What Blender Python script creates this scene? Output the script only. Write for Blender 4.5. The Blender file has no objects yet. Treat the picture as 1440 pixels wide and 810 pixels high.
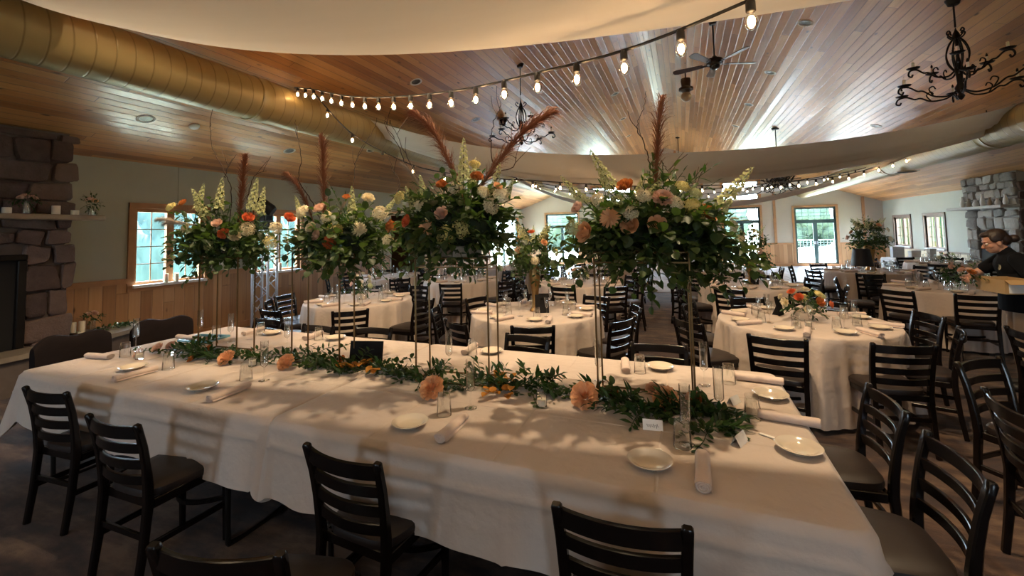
SPOTW=330; ROOMFILLW=9; BACKFILLW=75; SUNW=100; BULBW=68; EXPO=.85
import bpy, math, random
from mathutils import Vector, Matrix, Quaternion
from math import pi, sin, cos, radians, atan2, sqrt, hypot
SC = bpy.context.scene
C = SC.collection
rnd = random.Random(7)

# ---------------------------------------------------------------- mesh builder
class MB:
    def __init__(s): s.v=[]; s.f=[]; s.m=[]; s.cur=0
    def face(s, idx): s.f.append(tuple(idx)); s.m.append(s.cur)
    def add(s, vs, fs, M=None):
        b=len(s.v)
        s.v += [tuple(M@Vector(p)) if M else tuple(p) for p in vs]
        for f in fs: s.face([b+i for i in f])
    def box(s, lo, hi, M=None):
        x0,y0,z0=lo; x1,y1,z1=hi
        s.add([(x0,y0,z0),(x1,y0,z0),(x1,y1,z0),(x0,y1,z0),(x0,y0,z1),(x1,y0,z1),(x1,y1,z1),(x0,y1,z1)],
              [(0,3,2,1),(4,5,6,7),(0,1,5,4),(1,2,6,5),(2,3,7,6),(3,0,4,7)], M)
    def bbox(s, lo, hi, b, M=None):
        # box with chamfered edges
        x0,y0,z0=lo; x1,y1,z1=hi
        vs=[];ids={}
        for ix,(X,dx) in enumerate(((x0,b),(x1,-b))):
            for iy,(Y,dy) in enumerate(((y0,b),(y1,-b))):
                for iz,(Z,dz) in enumerate(((z0,b),(z1,-b))):
                    for a,p in enumerate(((X,Y+dy,Z+dz),(X+dx,Y,Z+dz),(X+dx,Y+dy,Z))):
                        ids[ix,iy,iz,a]=len(vs); vs.append(p)
        q=lambda *t:[ids[k] for k in t]
        fs=[]
        for k in (0,1):
            f=q((k,0,0,0),(k,1,0,0),(k,1,1,0),(k,0,1,0)); fs.append(f if k else f[::-1])
            f=q((0,k,0,1),(0,k,1,1),(1,k,1,1),(1,k,0,1)); fs.append(f if k else f[::-1])
            f=q((0,0,k,2),(1,0,k,2),(1,1,k,2),(0,1,k,2)); fs.append(f if k else f[::-1])
        for i in (0,1):
            for j in (0,1):
                fs.append(q((i,j,0,0),(i,j,1,0),(i,j,1,1),(i,j,0,1)))
                fs.append(q((i,0,j,0),(i,1,j,0),(i,1,j,2),(i,0,j,2)))
                fs.append(q((0,i,j,1),(1,i,j,1),(1,i,j,2),(0,i,j,2)))
                for k in (0,1): fs.append(q((i,j,k,0),(i,j,k,1),(i,j,k,2)))
        s.add(vs,fs,M)
    def tube(s, pts, r, n=8, caps=True, M=None, closed=False):
        pts=[Vector(p) for p in pts]; L=len(pts)
        rs=r if isinstance(r,(list,tuple)) else [r]*L
        vs=[]; t0=None; u=None
        for i,p in enumerate(pts):
            if closed: t=(pts[(i+1)%L]-pts[i-1])
            else: t=(pts[min(i+1,L-1)]-pts[max(i-1,0)])
            t.normalize()
            if u is None:
                a=Vector((0,0,1)) if abs(t.z)<.9 else Vector((1,0,0))
                u=(a-a.dot(t)*t).normalized()
            else:
                u=(u-u.dot(t)*t)
                if u.length<1e-6: u=t.orthogonal()
                u.normalize()
            w=t.cross(u)
            for k in range(n):
                a=2*pi*k/n; vs.append(p+(u*cos(a)+w*sin(a))*rs[i])
        fs=[]
        for i in range(L if closed else L-1):
            j=(i+1)%L
            for k in range(n):
                k2=(k+1)%n; fs.append((i*n+k,i*n+k2,j*n+k2,j*n+k))
        if caps and not closed:
            fs.append(tuple(range(n))[::-1]); fs.append(tuple((L-1)*n+k for k in range(n)))
        s.add(vs,fs,M)
    def lathe(s, prof, n=24, M=None):
        vs=[];fs=[];idx=[]
        for r,z in prof:
            if r<1e-6: idx.append([len(vs)]*n); vs.append((0,0,z))
            else:
                idx.append(list(range(len(vs),len(vs)+n)))
                vs += [(r*cos(2*pi*k/n),r*sin(2*pi*k/n),z) for k in range(n)]
        for a,b in zip(idx,idx[1:]):
            for k in range(n):
                k2=(k+1)%n
                f=[a[k],a[k2],b[k2],b[k]]; g=[]
                for i in f:
                    if i not in g: g.append(i)
                if len(g)>2: fs.append(g)
        s.add(vs,fs,M)
    def grid(s, fn, nu, nv, M=None, closed_u=False, closed_v=False):
        vs=[fn(i/nu,j/nv) for i in range(nu+(0 if closed_u else 1)) for j in range(nv+(0 if closed_v else 1))]
        W=nv+(0 if closed_v else 1); Hh=nu+(0 if closed_u else 1)
        fs=[]
        for i in range(nu):
            for j in range(nv):
                i2=(i+1)%Hh; j2=(j+1)%W
                fs.append((i*W+j,i2*W+j,i2*W+j2,i*W+j2))
        s.add(vs,fs,M)
    def ball(s, c, r, n=8, m=6, sc=(1,1,1), M=None):
        prof=[(max(0,sin(pi*i/m)) if 0<i<m else 0,-cos(pi*i/m)) for i in range(m+1)]
        T=Matrix.Translation(c)@Matrix.Diagonal((r*sc[0],r*sc[1],r*sc[2],1))
        s.lathe(prof,n,(M@T) if M else T)
    def mesh(s, name, mats, smooth=True, ang=40):
        me=bpy.data.meshes.new(name)
        me.from_pydata(s.v,[],s.f)
        for m in (mats if isinstance(mats,(list,tuple)) else [mats]): me.materials.append(m)
        if any(s.m): me.polygons.foreach_set('material_index',s.m)
        if smooth:
            me.polygons.foreach_set('use_smooth',[True]*len(me.polygons))
            if ang: me.set_sharp_from_angle(angle=radians(ang))
        me.update()
        return me
    def build(s, name, mats, parent=None, smooth=True, ang=40, loc=None, rot=None):
        return link(name, s.mesh(name,mats,smooth,ang), parent, loc, rot)

def link(name, me, parent=None, loc=None, rot=None):
    o=bpy.data.objects.new(name, me); C.objects.link(o)
    if parent: o.parent=parent
    if loc is not None: o.location=loc
    if rot is not None: o.rotation_euler=rot
    return o
def tag(o, label, cat, group=None):
    o['label']=label; o['category']=cat
    if group: o['group']=group
    return o
def thing(name, label, cat, loc=(0,0,0), rz=0, group=None):
    o=bpy.data.objects.new(name,None); C.objects.link(o); o.location=loc; o.rotation_euler=(0,0,rz)
    o.empty_display_size=.1
    return tag(o,label,cat,group)
def struct(o): o['kind']='structure'; return o
def dup(root, loc=None, rz=None, label=None, group=None, sc=None):
    r=root.copy(); C.objects.link(r)
    if loc is not None: r.location=loc
    if rz is not None: r.rotation_euler=(0,0,rz)
    if label: r['label']=label
    if group: r['group']=group
    if sc: r.scale=(sc,)*3
    for ch in root.children:
        c=ch.copy(); C.objects.link(c); c.parent=r
        for g in ch.children:
            d=g.copy(); C.objects.link(d); d.parent=c
    return r
def T(x,y,z): return Matrix.Translation((x,y,z))
def RX(a): return Matrix.Rotation(a,4,'X')
def RY(a): return Matrix.Rotation(a,4,'Y')
def RZ(a): return Matrix.Rotation(a,4,'Z')
def align(d):  # rotation taking +Z onto d
    return Vector((0,0,1)).rotation_difference(Vector(d)).to_matrix().to_4x4()
def lerp(a,b,t): return a+(b-a)*t
def interp(pts,x):
    for (x0,y0),(x1,y1) in zip(pts,pts[1:]):
        if x<=x1: return y0+(y1-y0)*(x-x0)/(x1-x0)
    return pts[-1][1]
def smoothpath(P, n=6):
    P=[Vector(p) for p in P]; out=[]
    for i in range(len(P)-1):
        p0=P[max(i-1,0)];p1=P[i];p2=P[i+1];p3=P[min(i+2,len(P)-1)]
        for k in range(n):
            t=k/n
            out.append(.5*((2*p1)+(p2-p0)*t+(2*p0-5*p1+4*p2-p3)*t*t+(3*p1-p0-3*p2+p3)*t**3))
    out.append(P[-1]); return out

# ---------------------------------------------------------------- camera
FPX=602.; PX=720.; PY=292.; CAMH=1.70
AX=Vector((0.92878983,-0.04247253,-0.36816509)); AY=Vector((0.36993014,0.04624127,0.9279081)); AZ=Vector((-0.02238618,-0.99802697,0.05866029))
def ray(x,y):
    d=Vector(((x-PX)/FPX,(y-PY)/FPX,1)); return Vector((AX.dot(d),AY.dot(d),AZ.dot(d)))
CAM=Vector((0,0,CAMH))
def atZ(x,y,z): d=ray(x,y); return CAM+d*((z-CAMH)/d.z)
def atY(x,y,Y): d=ray(x,y); return CAM+d*(Y/d.y)
def atX(x,y,X): d=ray(x,y); return CAM+d*(X/d.x)
def atF(x,y,fw): return CAM+ray(x,y)*fw
cam=bpy.data.cameras.new('camera'); co=bpy.data.objects.new('camera',cam); C.objects.link(co)
right=Vector((AX[0],AY[0],AZ[0])); down=Vector((AX[1],AY[1],AZ[1])); fwd=Vector((AX[2],AY[2],AZ[2]))
Mr=Matrix((right,-down,-fwd)).transposed().to_4x4(); Mr.translation=CAM
co.matrix_world=Mr
cam.sensor_width=36; cam.sensor_fit='HORIZONTAL'; cam.lens=36*FPX/1440; cam.shift_y=-(405-PY)/1440
cam.clip_start=.05; cam.clip_end=300
SC.camera=co
SC.view_settings.view_transform='Standard'; SC.view_settings.look='None'; SC.view_settings.gamma=1
SC.view_settings.use_curve_mapping=False
SC.view_settings.exposure=EXPO
try:
    SC.cycles.use_denoising=True
    SC.cycles.transparent_max_bounces=24; SC.cycles.max_bounces=8; SC.cycles.diffuse_bounces=4
    SC.cycles.caustics_reflective=False; SC.cycles.caustics_refractive=False
    SC.cycles.sample_clamp_indirect=6
except Exception: pass

# ---------------------------------------------------------------- materials
class NT:
    def __init__(s,name):
        s.mat=bpy.data.materials.new(name); s.mat.use_nodes=True; s.t=s.mat.node_tree; s.t.nodes.clear()
        s.out=s.n('ShaderNodeOutputMaterial')
    def n(s,ty,ins=None,**kw):
        nd=s.t.nodes.new(ty)
        for k,v in kw.items(): setattr(nd,k,v)
        for k,v in (ins or {}).items():
            if isinstance(v,bpy.types.NodeSocket): s.t.links.new(v,nd.inputs[k])
            else: nd.inputs[k].default_value=v
        return nd
    def math(s,op,a,b=0.,c=None):
        ins={0:a,1:b}
        if c is not None: ins[2]=c
        return s.n('ShaderNodeMath',ins,operation=op).outputs[0]
    def ramp(s,fac,stops):
        r=s.n('ShaderNodeValToRGB',{0:fac}); e=r.color_ramp.elements
        while len(e)<len(stops): e.new(.5)
        for x,(p,c) in zip(e,stops): x.position=p; x.color=(*c,1)
        return r.outputs[0]
    def mix(s,fac,a,b,blend='MIX'):
        m=s.n('ShaderNodeMix',data_type='RGBA',blend_type=blend)
        for i,v in ((0,fac),(6,a),(7,b)):
            if isinstance(v,bpy.types.NodeSocket): s.t.links.new(v,m.inputs[i])
            else: m.inputs[i].default_value=v if i==0 else (*v,1) if len(v)==3 else v
        return m.outputs[2]
    def bsdf(s,**kw):
        p=s.n('ShaderNodeBsdfPrincipled')
        for k,v in kw.items():
            k=k.replace('_',' ')
            if isinstance(v,bpy.types.NodeSocket): s.t.links.new(v,p.inputs[k])
            elif k in('Base Color','Emission Color','Sheen Tint'): p.inputs[k].default_value=(*v,1)
            else: p.inputs[k].default_value=v
        s.t.links.new(p.outputs[0],s.out.inputs[0]); return p
    def bump(s,h,strength=.3,dist=.01):
        return s.n('ShaderNodeBump',{'Height':h,'Strength':strength,'Distance':dist}).outputs[0]
    def coord(s,kind='Object'): return s.n('ShaderNodeTexCoord').outputs[kind]
    def noise(s,vec,scale,detail=3,rough=.5,out=0):
        return s.n('ShaderNodeTexNoise',{'Vector':vec,'Scale':scale,'Detail':detail,'Roughness':rough}).outputs[out]
    def mapping(s,vec,scale=(1,1,1),loc=(0,0,0)):
        return s.n('ShaderNodeMapping',{'Vector':vec,'Scale':scale,'Location':loc}).outputs[0]

def simple(name,col,rough=.5,metal=0,var=.12,vs=12,bump=0,bs=60,spec=.5,**kw):
    t=NT(name); co=t.coord()
    nz=t.noise(co,vs,3)
    c=t.mix(nz,tuple(x*(1-var) for x in col),tuple(min(1,x*(1+var)) for x in col))
    a=dict(Base_Color=c,Roughness=rough,Metallic=metal,Specular_IOR_Level=spec); a.update(kw)
    if bump: a['Normal']=t.bump(t.noise(co,bs,4),bump,.005)
    t.bsdf(**a); return t.mat
def planks(name,across,along,width,cols,rough=.35,length=3.2,bump=.5,knots=True,grooved=.45,spec=.5,coat=0,tilt=1.):
    t=NT(name); sp=t.n('ShaderNodeSeparateXYZ',{0:t.coord()}); X=sp.outputs[across]; Y=sp.outputs[along]
    a=t.math('DIVIDE',X,width); pid=t.math('FLOOR',a); fr=t.math('FRACT',a)
    wn=t.n('ShaderNodeTexWhiteNoise',{'W':pid},noise_dimensions='1D').outputs[0]
    b=t.math('DIVIDE',t.math('ADD',Y,t.math('MULTIPLY',wn,17.)),length); bid=t.math('FLOOR',b); bf=t.math('FRACT',b)
    cb=t.n('ShaderNodeCombineXYZ',{0:pid,1:bid}).outputs[0]
    rn=t.n('ShaderNodeTexWhiteNoise',{'Vector':cb},noise_dimensions='2D').outputs[0]
    gv=t.n('ShaderNodeCombineXYZ',{0:t.math('MULTIPLY',X,38.),1:t.math('MULTIPLY',Y,1.6),2:t.math('MULTIPLY',rn,40.)}).outputs[0]
    g=t.noise(gv,1.,4,.6)
    f=t.math('ADD',t.math('MULTIPLY',rn,.55),t.math('MULTIPLY',g,.5))
    col=t.ramp(f,[(.15,cols[0]),(.5,cols[1]),(.85,cols[2])])
    if knots:
        kv=t.n('ShaderNodeCombineXYZ',{0:t.math('MULTIPLY',X,6.),1:t.math('MULTIPLY',Y,2.2),2:t.math('MULTIPLY',rn,9.)}).outputs[0]
        vd=t.n('ShaderNodeTexVoronoi',{'Vector':kv,'Scale':1.}).outputs['Distance']
        k=t.ramp(vd,[(.05,(1,1,1)),(.13,(0,0,0))])
        col=t.mix(k,col,tuple(x*.35 for x in cols[0]))
    edge=t.math('MINIMUM',fr,t.math('SUBTRACT',1.,fr))
    e2=t.math('MULTIPLY',t.math('MINIMUM',bf,t.math('SUBTRACT',1.,bf)),length/width)
    ed=t.math('MINIMUM',edge,e2)
    gr=t.ramp(ed,[(0.,(0,0,0)),(.06,(1,1,1))])
    col=t.mix(t.math('MULTIPLY',t.math('SUBTRACT',1.,gr),grooved),col,tuple(x*.3 for x in cols[0]))
    hh=t.math('ADD',t.math('ADD',gr,t.math('MULTIPLY',g,.10)),t.math('ADD',t.math('MULTIPLY',rn,.2),t.math('MULTIPLY',t.math('MULTIPLY',t.math('SUBTRACT',fr,.5),t.math('SUBTRACT',wn,.5)),tilt)))
    nb=t.bump(hh,bump,.006)
    rr=t.math('ADD',rough-.08,t.math('MULTIPLY',g,.16))
    t.bsdf(Base_Color=col,Roughness=rr,Normal=nb,Specular_IOR_Level=spec,Coat_Weight=coat,Coat_Roughness=.2)
    return t.mat

M={}
M['ceiling']=planks('ceiling_pine',0,1,.115,[(.26,.100,.028),(.46,.205,.068),(.62,.325,.128)],rough=.33,bump=.5,grooved=.8,spec=.8,tilt=6.)
M['wains_y']=planks('wainscot_pine',1,2,.16,[(.26,.125,.05),(.40,.21,.09),(.50,.29,.14)],rough=.5,length=4,bump=.5)
M['wains_x']=planks('wainscot_pine_gable',0,2,.16,[(.26,.125,.05),(.40,.21,.09),(.50,.29,.14)],rough=.5,length=4,bump=.5)
M['trim']=simple('pine_trim',(.40,.20,.085),.45,var=.25,vs=7)
M['wall']=simple('sage_plaster',(.42,.43,.35),.85,var=.05,vs=3,bump=.15,bs=90)
M['wallr']=simple('pale_plaster',(.52,.55,.48),.85,var=.05,vs=3,bump=.15,bs=90)
M['wallg']=simple('tan_plaster',(.46,.40,.32),.85,var=.05,vs=3,bump=.15,bs=90)
def carpet():
    t=NT('carpet'); co=t.coord()
    a=t.noise(t.mapping(co,(1.1,4.5,1)),1.6,5,.65); b=t.noise(co,7,4,.7)
    v=t.n('ShaderNodeTexVoronoi',{'Vector':t.mapping(co,(2.2,5,1)),'Scale':1.3}).outputs['Distance']
    f=t.math('ADD',t.math('MULTIPLY',a,.7),t.math('ADD',t.math('MULTIPLY',b,.35),t.math('MULTIPLY',v,.15)))
    c=t.ramp(f,[(.40,(.010,.006,.007)),(.54,(.028,.014,.013)),(.62,(.060,.032,.022)),(.74,(.13,.08,.05))])
    nz=t.noise(co,260,2)
    t.bsdf(Base_Color=c,Roughness=.95,Normal=t.bump(nz,.6,.01),Specular_IOR_Level=.2,Sheen_Weight=.15)
    return t.mat
M['carpet']=carpet()
M['dance']=planks('dance_floor_boards',1,0,.9,[(.46,.47,.49),(.54,.55,.57),(.60,.61,.63)],rough=.22,length=.9,bump=.15,knots=False,grooved=.5)
def cloth(name,col,fold=True):
    t=NT(name); co=t.coord()
    w=t.noise(co,700,2); big=t.noise(co,4.,3,.55); mid=t.noise(co,22,3)
    c=t.mix(big,tuple(x*.94 for x in col),tuple(min(1,x*1.05) for x in col))
    h=t.math('ADD',t.math('MULTIPLY',w,.05),t.math('ADD',t.math('MULTIPLY',big,.9),t.math('MULTIPLY',mid,.34)))
    t.bsdf(Base_Color=c,Roughness=.78,Normal=t.bump(h,.6,.03),Specular_IOR_Level=.3,Sheen_Weight=.2)
    return t.mat
M['cloth']=cloth('tablecloth_linen',(.52,.44,.385))
M['napkin']=cloth('napkin_cloth',(.60,.485,.42))
def drape():
    t=NT('drape_voile'); co=t.coord()
    big=t.noise(t.mapping(co,(.4,3,1)),2.,3,.55)
    c=t.mix(big,(.66,.625,.575),(.74,.70,.65))
    p=t.bsdf(Base_Color=c,Roughness=.8,Normal=t.bump(t.noise(co,300,2),.12,.004),Specular_IOR_Level=.2)
    tr=t.n('ShaderNodeBsdfTranslucent',{'Color':(.78,.72,.64,1)})
    mx=t.n('ShaderNodeMixShader',{0:.11,1:p.outputs[0],2:tr.outputs[0]})
    t.t.links.new(mx.outputs[0],t.out.inputs[0]); return t.mat
M['drape']=drape()
M['blackwood']=simple('espresso_wood',(.0045,.003,.0026),.24,var=.4,vs=20,spec=.38)
M['vinyl']=simple('brown_vinyl',(.018,.012,.010),.44,var=.2,vs=9,bump=.15,bs=200)
M['velvet']=simple('dark_upholstery',(.012,.008,.008),.9,var=.3,vs=14,spec=.15)
M['ceramic']=simple('cream_ceramic',(.60,.53,.43),.16,var=.04,Coat_Weight=.4)
def thin_glass(name,tint=(.985,.993,.99),gl=.03,blend=.12):
    t=NT(name)
    tr=t.n('ShaderNodeBsdfTransparent',{'Color':(*tint,1)})
    g=t.n('ShaderNodeBsdfGlossy',{'Color':(1,1,1,1),'Roughness':.03})
    lw=t.n('ShaderNodeLayerWeight',{'Blend':blend})
    f=t.math('ADD',t.math('MULTIPLY',lw.outputs['Fresnel'],.8),gl)
    mx=t.n('ShaderNodeMixShader',{0:f,1:tr.outputs[0],2:g.outputs[0]})
    t.t.links.new(mx.outputs[0],t.out.inputs[0]); return t.mat
M['glass']=thin_glass('clear_glass',(.988,.995,.992),gl=.10,blend=.14)
M['pane']=thin_glass('window_pane',(.98,.99,.99),.0)
M['brass']=simple('brushed_bronze',(.20,.125,.055),.42,1,var=.2)
M['gold']=simple('antique_gold',(.36,.22,.085),.38,1,var=.25,vs=30)
M['iron']=simple('black_iron',(.012,.009,.007),.5,.6,var=.3)
M['blackm']=simple('matt_black',(.008,.008,.009),.55,var=.2)
M['bulbsocket']=simple('socket_rubber',(.012,.009,.007),.5)
M['alu']=simple('aluminium',(.62,.63,.66),.35,1,var=.1)
M['white']=simple('white_plastic',(.75,.73,.69),.45,var=.04)
M['wax']=simple('ivory_wax',(.78,.70,.56),.5,var=.05,Subsurface_Weight=.1)
def emit(name,col,st):
    t=NT(name); e=t.n('ShaderNodeEmission',{'Color':(*col,1),'Strength':st}); t.t.links.new(e.outputs[0],t.out.inputs[0]); return t.mat
M['bulb']=emit('bulb_glow',(1.,.60,.28),BULBW)
M['flame']=emit('flame_glow',(1.,.55,.18),9.)
M['canlit']=emit('lit_can',(1.,.78,.52),12.)
M['duct']=None
def ductmat():
    t=NT('spiral_duct'); sp=t.n('ShaderNodeSeparateXYZ',{0:t.coord()})
    ang=t.math('ARCTAN2',sp.outputs[2],sp.outputs[0])
    s=t.math('FRACT',t.math('ADD',t.math('DIVIDE',sp.outputs[1],.155),t.math('DIVIDE',ang,2*pi)))
    e=t.ramp(t.math('MINIMUM',s,t.math('SUBTRACT',1.,s)),[(0.,(0,0,0)),(.07,(1,1,1))])
    c=t.mix(e,(.22,.16,.06),t.mix(t.noise(t.coord(),2.5,3),(.33,.25,.105),(.40,.31,.14)))
    t.bsdf(Base_Color=c,Roughness=.42,Metallic=.2,Normal=t.bump(e,.35,.008)); return t.mat
M['duct']=ductmat()
def stonemat(name,cols):
    t=NT(name); co=t.coord()
    at=t.n('ShaderNodeAttribute',attribute_name='tint').outputs['Fac']
    n1=t.noise(co,9,5,.65); n2=t.noise(co,45,4,.7)
    f=t.math('ADD',t.math('MULTIPLY',at,.6),t.math('MULTIPLY',n1,.45))
    c=t.ramp(f,[(.15,cols[0]),(.5,cols[1]),(.85,cols[2])])
    h=t.math('ADD',n1,t.math('MULTIPLY',n2,.5))
    t.bsdf(Base_Color=c,Roughness=.85,Normal=t.bump(h,.7,.03),Specular_IOR_Level=.25); return t.mat
M['stone_red']=stonemat('fieldstone_red',[(.055,.036,.033),(.115,.078,.067),(.18,.125,.105)])
M['stone_grey']=stonemat('fieldstone_grey',[(.16,.15,.14),(.30,.28,.26),(.44,.42,.39)])
M['mortar']=simple('mortar',(.12,.095,.082),.95,var=.2,bump=.4,bs=50)
M['mortar2']=simple('mortar_grey',(.33,.31,.29),.95,var=.2,bump=.4,bs=50)
M['mantel']=simple('mantel_wood',(.30,.235,.17),.6,var=.3,vs=6,bump=.3)
M['soot']=simple('soot',(.006,.005,.005),.8)
M['hearth']=simple('hearth_slab',(.26,.22,.17),.28,var=.25,vs=8)
M['green_metal']=simple('dark_green_frame',(.045,.085,.08),.5)
M['grass']=simple('lawn',(.42,.47,.36),.95,var=.35,vs=3)
M['treeleaf']=simple('garden_leaves',(.036,.050,.038),.9,spec=.0,var=.5,vs=2.5)
M['bark']=simple('tree_bark',(.09,.06,.04),.9)
def leafmat(name,a,b,rough=.45):
    t=NT(name); co=t.coord(); n=t.noise(co,30,2)
    at=t.n('ShaderNodeAttribute',attribute_name='tint').outputs['Fac']
    c=t.mix(t.math('ADD',t.math('MULTIPLY',at,.8),t.math('MULTIPLY',n,.2)),a,b)
    p=t.bsdf(Base_Color=c,Roughness=rough,Specular_IOR_Level=.4)
    tr=t.n('ShaderNodeBsdfTranslucent',{'Color':(b[0]*1.6,b[1]*1.7,b[2]*.8,1)})
    mx=t.n('ShaderNodeMixShader',{0:.3,1:p.outputs[0],2:tr.outputs[0]})
    t.t.links.new(mx.outputs[0],t.out.inputs[0]); return t.mat
M['leaf']=leafmat('eucalyptus_leaf',(.010,.027,.009),(.055,.095,.026))
M['ruscus']=leafmat('ruscus_leaf',(.007,.022,.008),(.035,.080,.022),.35)
M['stem']=simple('green_stem',(.06,.10,.03),.6)
M['twig']=simple('brown_twig',(.055,.028,.016),.7)
def petal(name,a,b):
    t=NT(name); co=t.coord(); n=t.noise(co,25,2)
    c=t.mix(n,a,b)
    p=t.bsdf(Base_Color=c,Roughness=.6,Specular_IOR_Level=.25)
    tr=t.n('ShaderNodeBsdfTranslucent',{'Color':(*b,1)})
    mx=t.n('ShaderNodeMixShader',{0:.25,1:p.outputs[0],2:tr.outputs[0]})
    t.t.links.new(mx.outputs[0],t.out.inputs[0]); return t.mat
M['coral']=petal('coral_petal',(.55,.10,.035),(.75,.22,.09))
M['rust']=petal('rust_petal',(.42,.12,.03),(.62,.24,.07))
M['peach']=petal('peach_petal',(.72,.36,.17),(.86,.55,.33))
M['blush']=petal('blush_petal',(.66,.40,.30),(.80,.58,.46))
M['creamp']=petal('cream_petal',(.72,.62,.40),(.85,.78,.58))
M['yellow']=petal('yellow_petal',(.62,.52,.16),(.76,.68,.34))
M['gold_leaf']=petal('dried_amber_leaf',(.38,.14,.02),(.56,.27,.05))
M['spire']=petal('green_white_blossom',(.40,.43,.18),(.62,.63,.36))
M['pampas']=simple('russet_pampas',(.25,.105,.055),.9,var=.4,vs=20)
M['pampasw']=simple('grey_pampas',(.46,.36,.28),.9,var=.3,vs=20)
# ---------------------------------------------------------------- room shell
XL,XR,YF,YB=-8.0,7.55,21.6,-4.0
XRIDGE=-.64
def roof(x): return 2.95+.36*(x-XL) if x<XRIDGE else 2.65+.36*(XR-x)
def strips(mb,a0,a1,ops,top,P,t,z0=0.,extra=()):
    br=sorted(set([a0,a1]+[v for o in ops for v in o[:2] if a0<v<a1]+list(extra)))
    for p,q in zip(br,br[1:]):
        m=(p+q)/2; segs=[(z0,None)]
        for o in sorted([o for o in ops if o[0]<m<o[1]],key=lambda o:o[2]):
            last=segs.pop()
            if o[2]>last[0]: segs.append((last[0],o[2]))
            segs.append((o[3],None))
        for lo,hi in segs:
            h0=top(p) if hi is None else hi; h1=top(q) if hi is None else hi
            if max(h0,h1)<=lo: continue
            mb.add([P(p,0,lo),P(q,0,lo),P(q,0,h1),P(p,0,h0),P(p,t,lo),P(q,t,lo),P(q,t,h1),P(p,t,h0)],
                   [(0,1,2,3),(5,4,7,6),(0,4,5,1),(1,5,6,2),(2,6,7,3),(3,7,4,0)])
PLw=lambda a,d,z:(XL-d,a,z)
PRw=lambda a,d,z:(XR+d,a,z)
PGw=lambda a,d,z:(a,YF+d,z)
PBw=lambda a,d,z:(a,YB-d,z)
OL=[(4.06,5.12,1.0,2.22),(6.14,7.20,1.0,2.22),(10.45,11.8,0,2.3),(17.4,20.9,0,2.4)]
ORr=[(17.3,18.45,.88,1.96),(19.45,20.65,.88,1.96)]
OG=[(4.48,5.96,0,2.50),(1.74,3.19,.0,2.60),(1.74,3.19,2.92,3.78),(-4.2,-2.3,2.98,3.88),(-6.65,-4.95,0,2.62)]
OB=[(-5.1,-4.1,1.2,2.1),(2.3,3.3,1.2,2.1)]
for nm,ops,a0,a1,top,P,mt in (('wall_left',OL,YB,YF,lambda a:2.95,PLw,'wall'),('wall_right',ORr,YB,YF,lambda a:2.65,PRw,'wallr'),
                        ('wall_far',OG,XL,XR,roof,PGw,'wallg'),('wall_back',OB,XL,XR,roof,PBw,'wallg')):
    mb=MB(); strips(mb,a0,a1,ops,top,P,.14,extra=(XRIDGE,) if 'far' in nm or 'back' in nm else ()); struct(mb.build(nm,M[mt],smooth=False))
mb=MB(); mb.box((XL-.14,YB-.14,-.12),(XR+.14,12.35,0)); struct(mb.build('floor',M['carpet'],smooth=False))
mb=MB(); mb.box((XL-.14,12.35,-.12),(XR+.14,YF+.14,.012)); struct(mb.build('dance_floor',M['dance'],smooth=False))
mb=MB()
for a,b in ((XL-.2,XRIDGE),(XRIDGE,XR+.2)):
    za=2.95+.36*(a-XL) if a<XRIDGE else 2.65+.36*(XR-a); zb=2.95+.36*(b-XL) if b<=XRIDGE else 2.65+.36*(XR-b)
    za=roof(a) if a>=XL and a<=XR else za
    if a==XRIDGE: za=roof(XRIDGE)
    mb.add([(a,YB-.2,za),(b,YB-.2,zb),(b,YF+.2,zb),(a,YF+.2,za),(a,YB-.2,za+.12),(b,YB-.2,zb+.12),(b,YF+.2,zb+.12),(a,YF+.2,za+.12)],
           [(0,1,2,3),(7,6,5,4),(0,4,5,1),(2,6,7,3),(1,5,6,2),(3,7,4,0)])
struct(mb.build('ceiling',M['ceiling'],smooth=False))
# side room seen through the left doorway
mb=MB(); mb.box((-10.4,9.6,-.12),(XL-.14,13.4,0)); mb.cur=1
mb.box((-10.4,9.5,0),(-10.3,13.5,2.5)); mb.box((-10.4,13.4,0),(XL-.14,13.5,2.5)); mb.box((-10.4,9.5,0),(XL-.14,9.6,2.5)); mb.cur=2
mb.box((-10.4,9.5,2.5),(XL-.14,13.5,2.6)); struct(mb.build('wall_side_room',[M['carpet'],M['wains_y'],M['wallg']],smooth=False))
# wainscot, caps, baseboards, seams
mb=MB(); strips(mb,3.1,YF,[(o[0]-.09,o[1]+.09,o[2]-.08 if o[2]>0 else -1,3) for o in OL],lambda a:1.06,lambda a,d,z:(XL+.022-d,a,z),.02); struct(mb.build('trim_1',M['wains_y'],smooth=False))
mb=MB(); strips(mb,10,YF,[(o[0]-.09,o[1]+.09,o[2]-.08,3) for o in ORr],lambda a:.78,lambda a,d,z:(XR-.022+d,a,z),.02); struct(mb.build('trim_2',planks('wainscot_pale',1,2,.14,[(.52,.40,.24),(.62,.50,.32),(.72,.60,.42)],rough=.5,length=4),smooth=False))
mb=MB(); strips(mb,XL,XR,[(o[0]-.09,o[1]+.09,-1,3) for o in OG if o[2]<1],lambda a:.95,lambda a,d,z:(a,YF-.022+d,z),.02); struct(mb.build('trim_3',M['wains_x'],smooth=False))
def caps(nm,mat,a0,a1,ops,z0,z1,P,t):
    mb=MB(); strips(mb,a0,a1,[(o[0]-.09,o[1]+.09,-5,9) for o in ops if o[2]<z0],lambda a:z1,P,t,z0); struct(mb.build(nm,mat,smooth=False))
caps('trim_4',M['trim'],3.1,YF,OL,1.05,1.13,lambda a,d,z:(XL+.045-d,a,z),.04)
caps('trim_5',M['mantel'],10,YF,ORr+[(17.3,18.45,.5,2),(19.45,20.65,.5,2)],.78,.83,lambda a,d,z:(XR-.045+d,a,z),.04)
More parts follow.
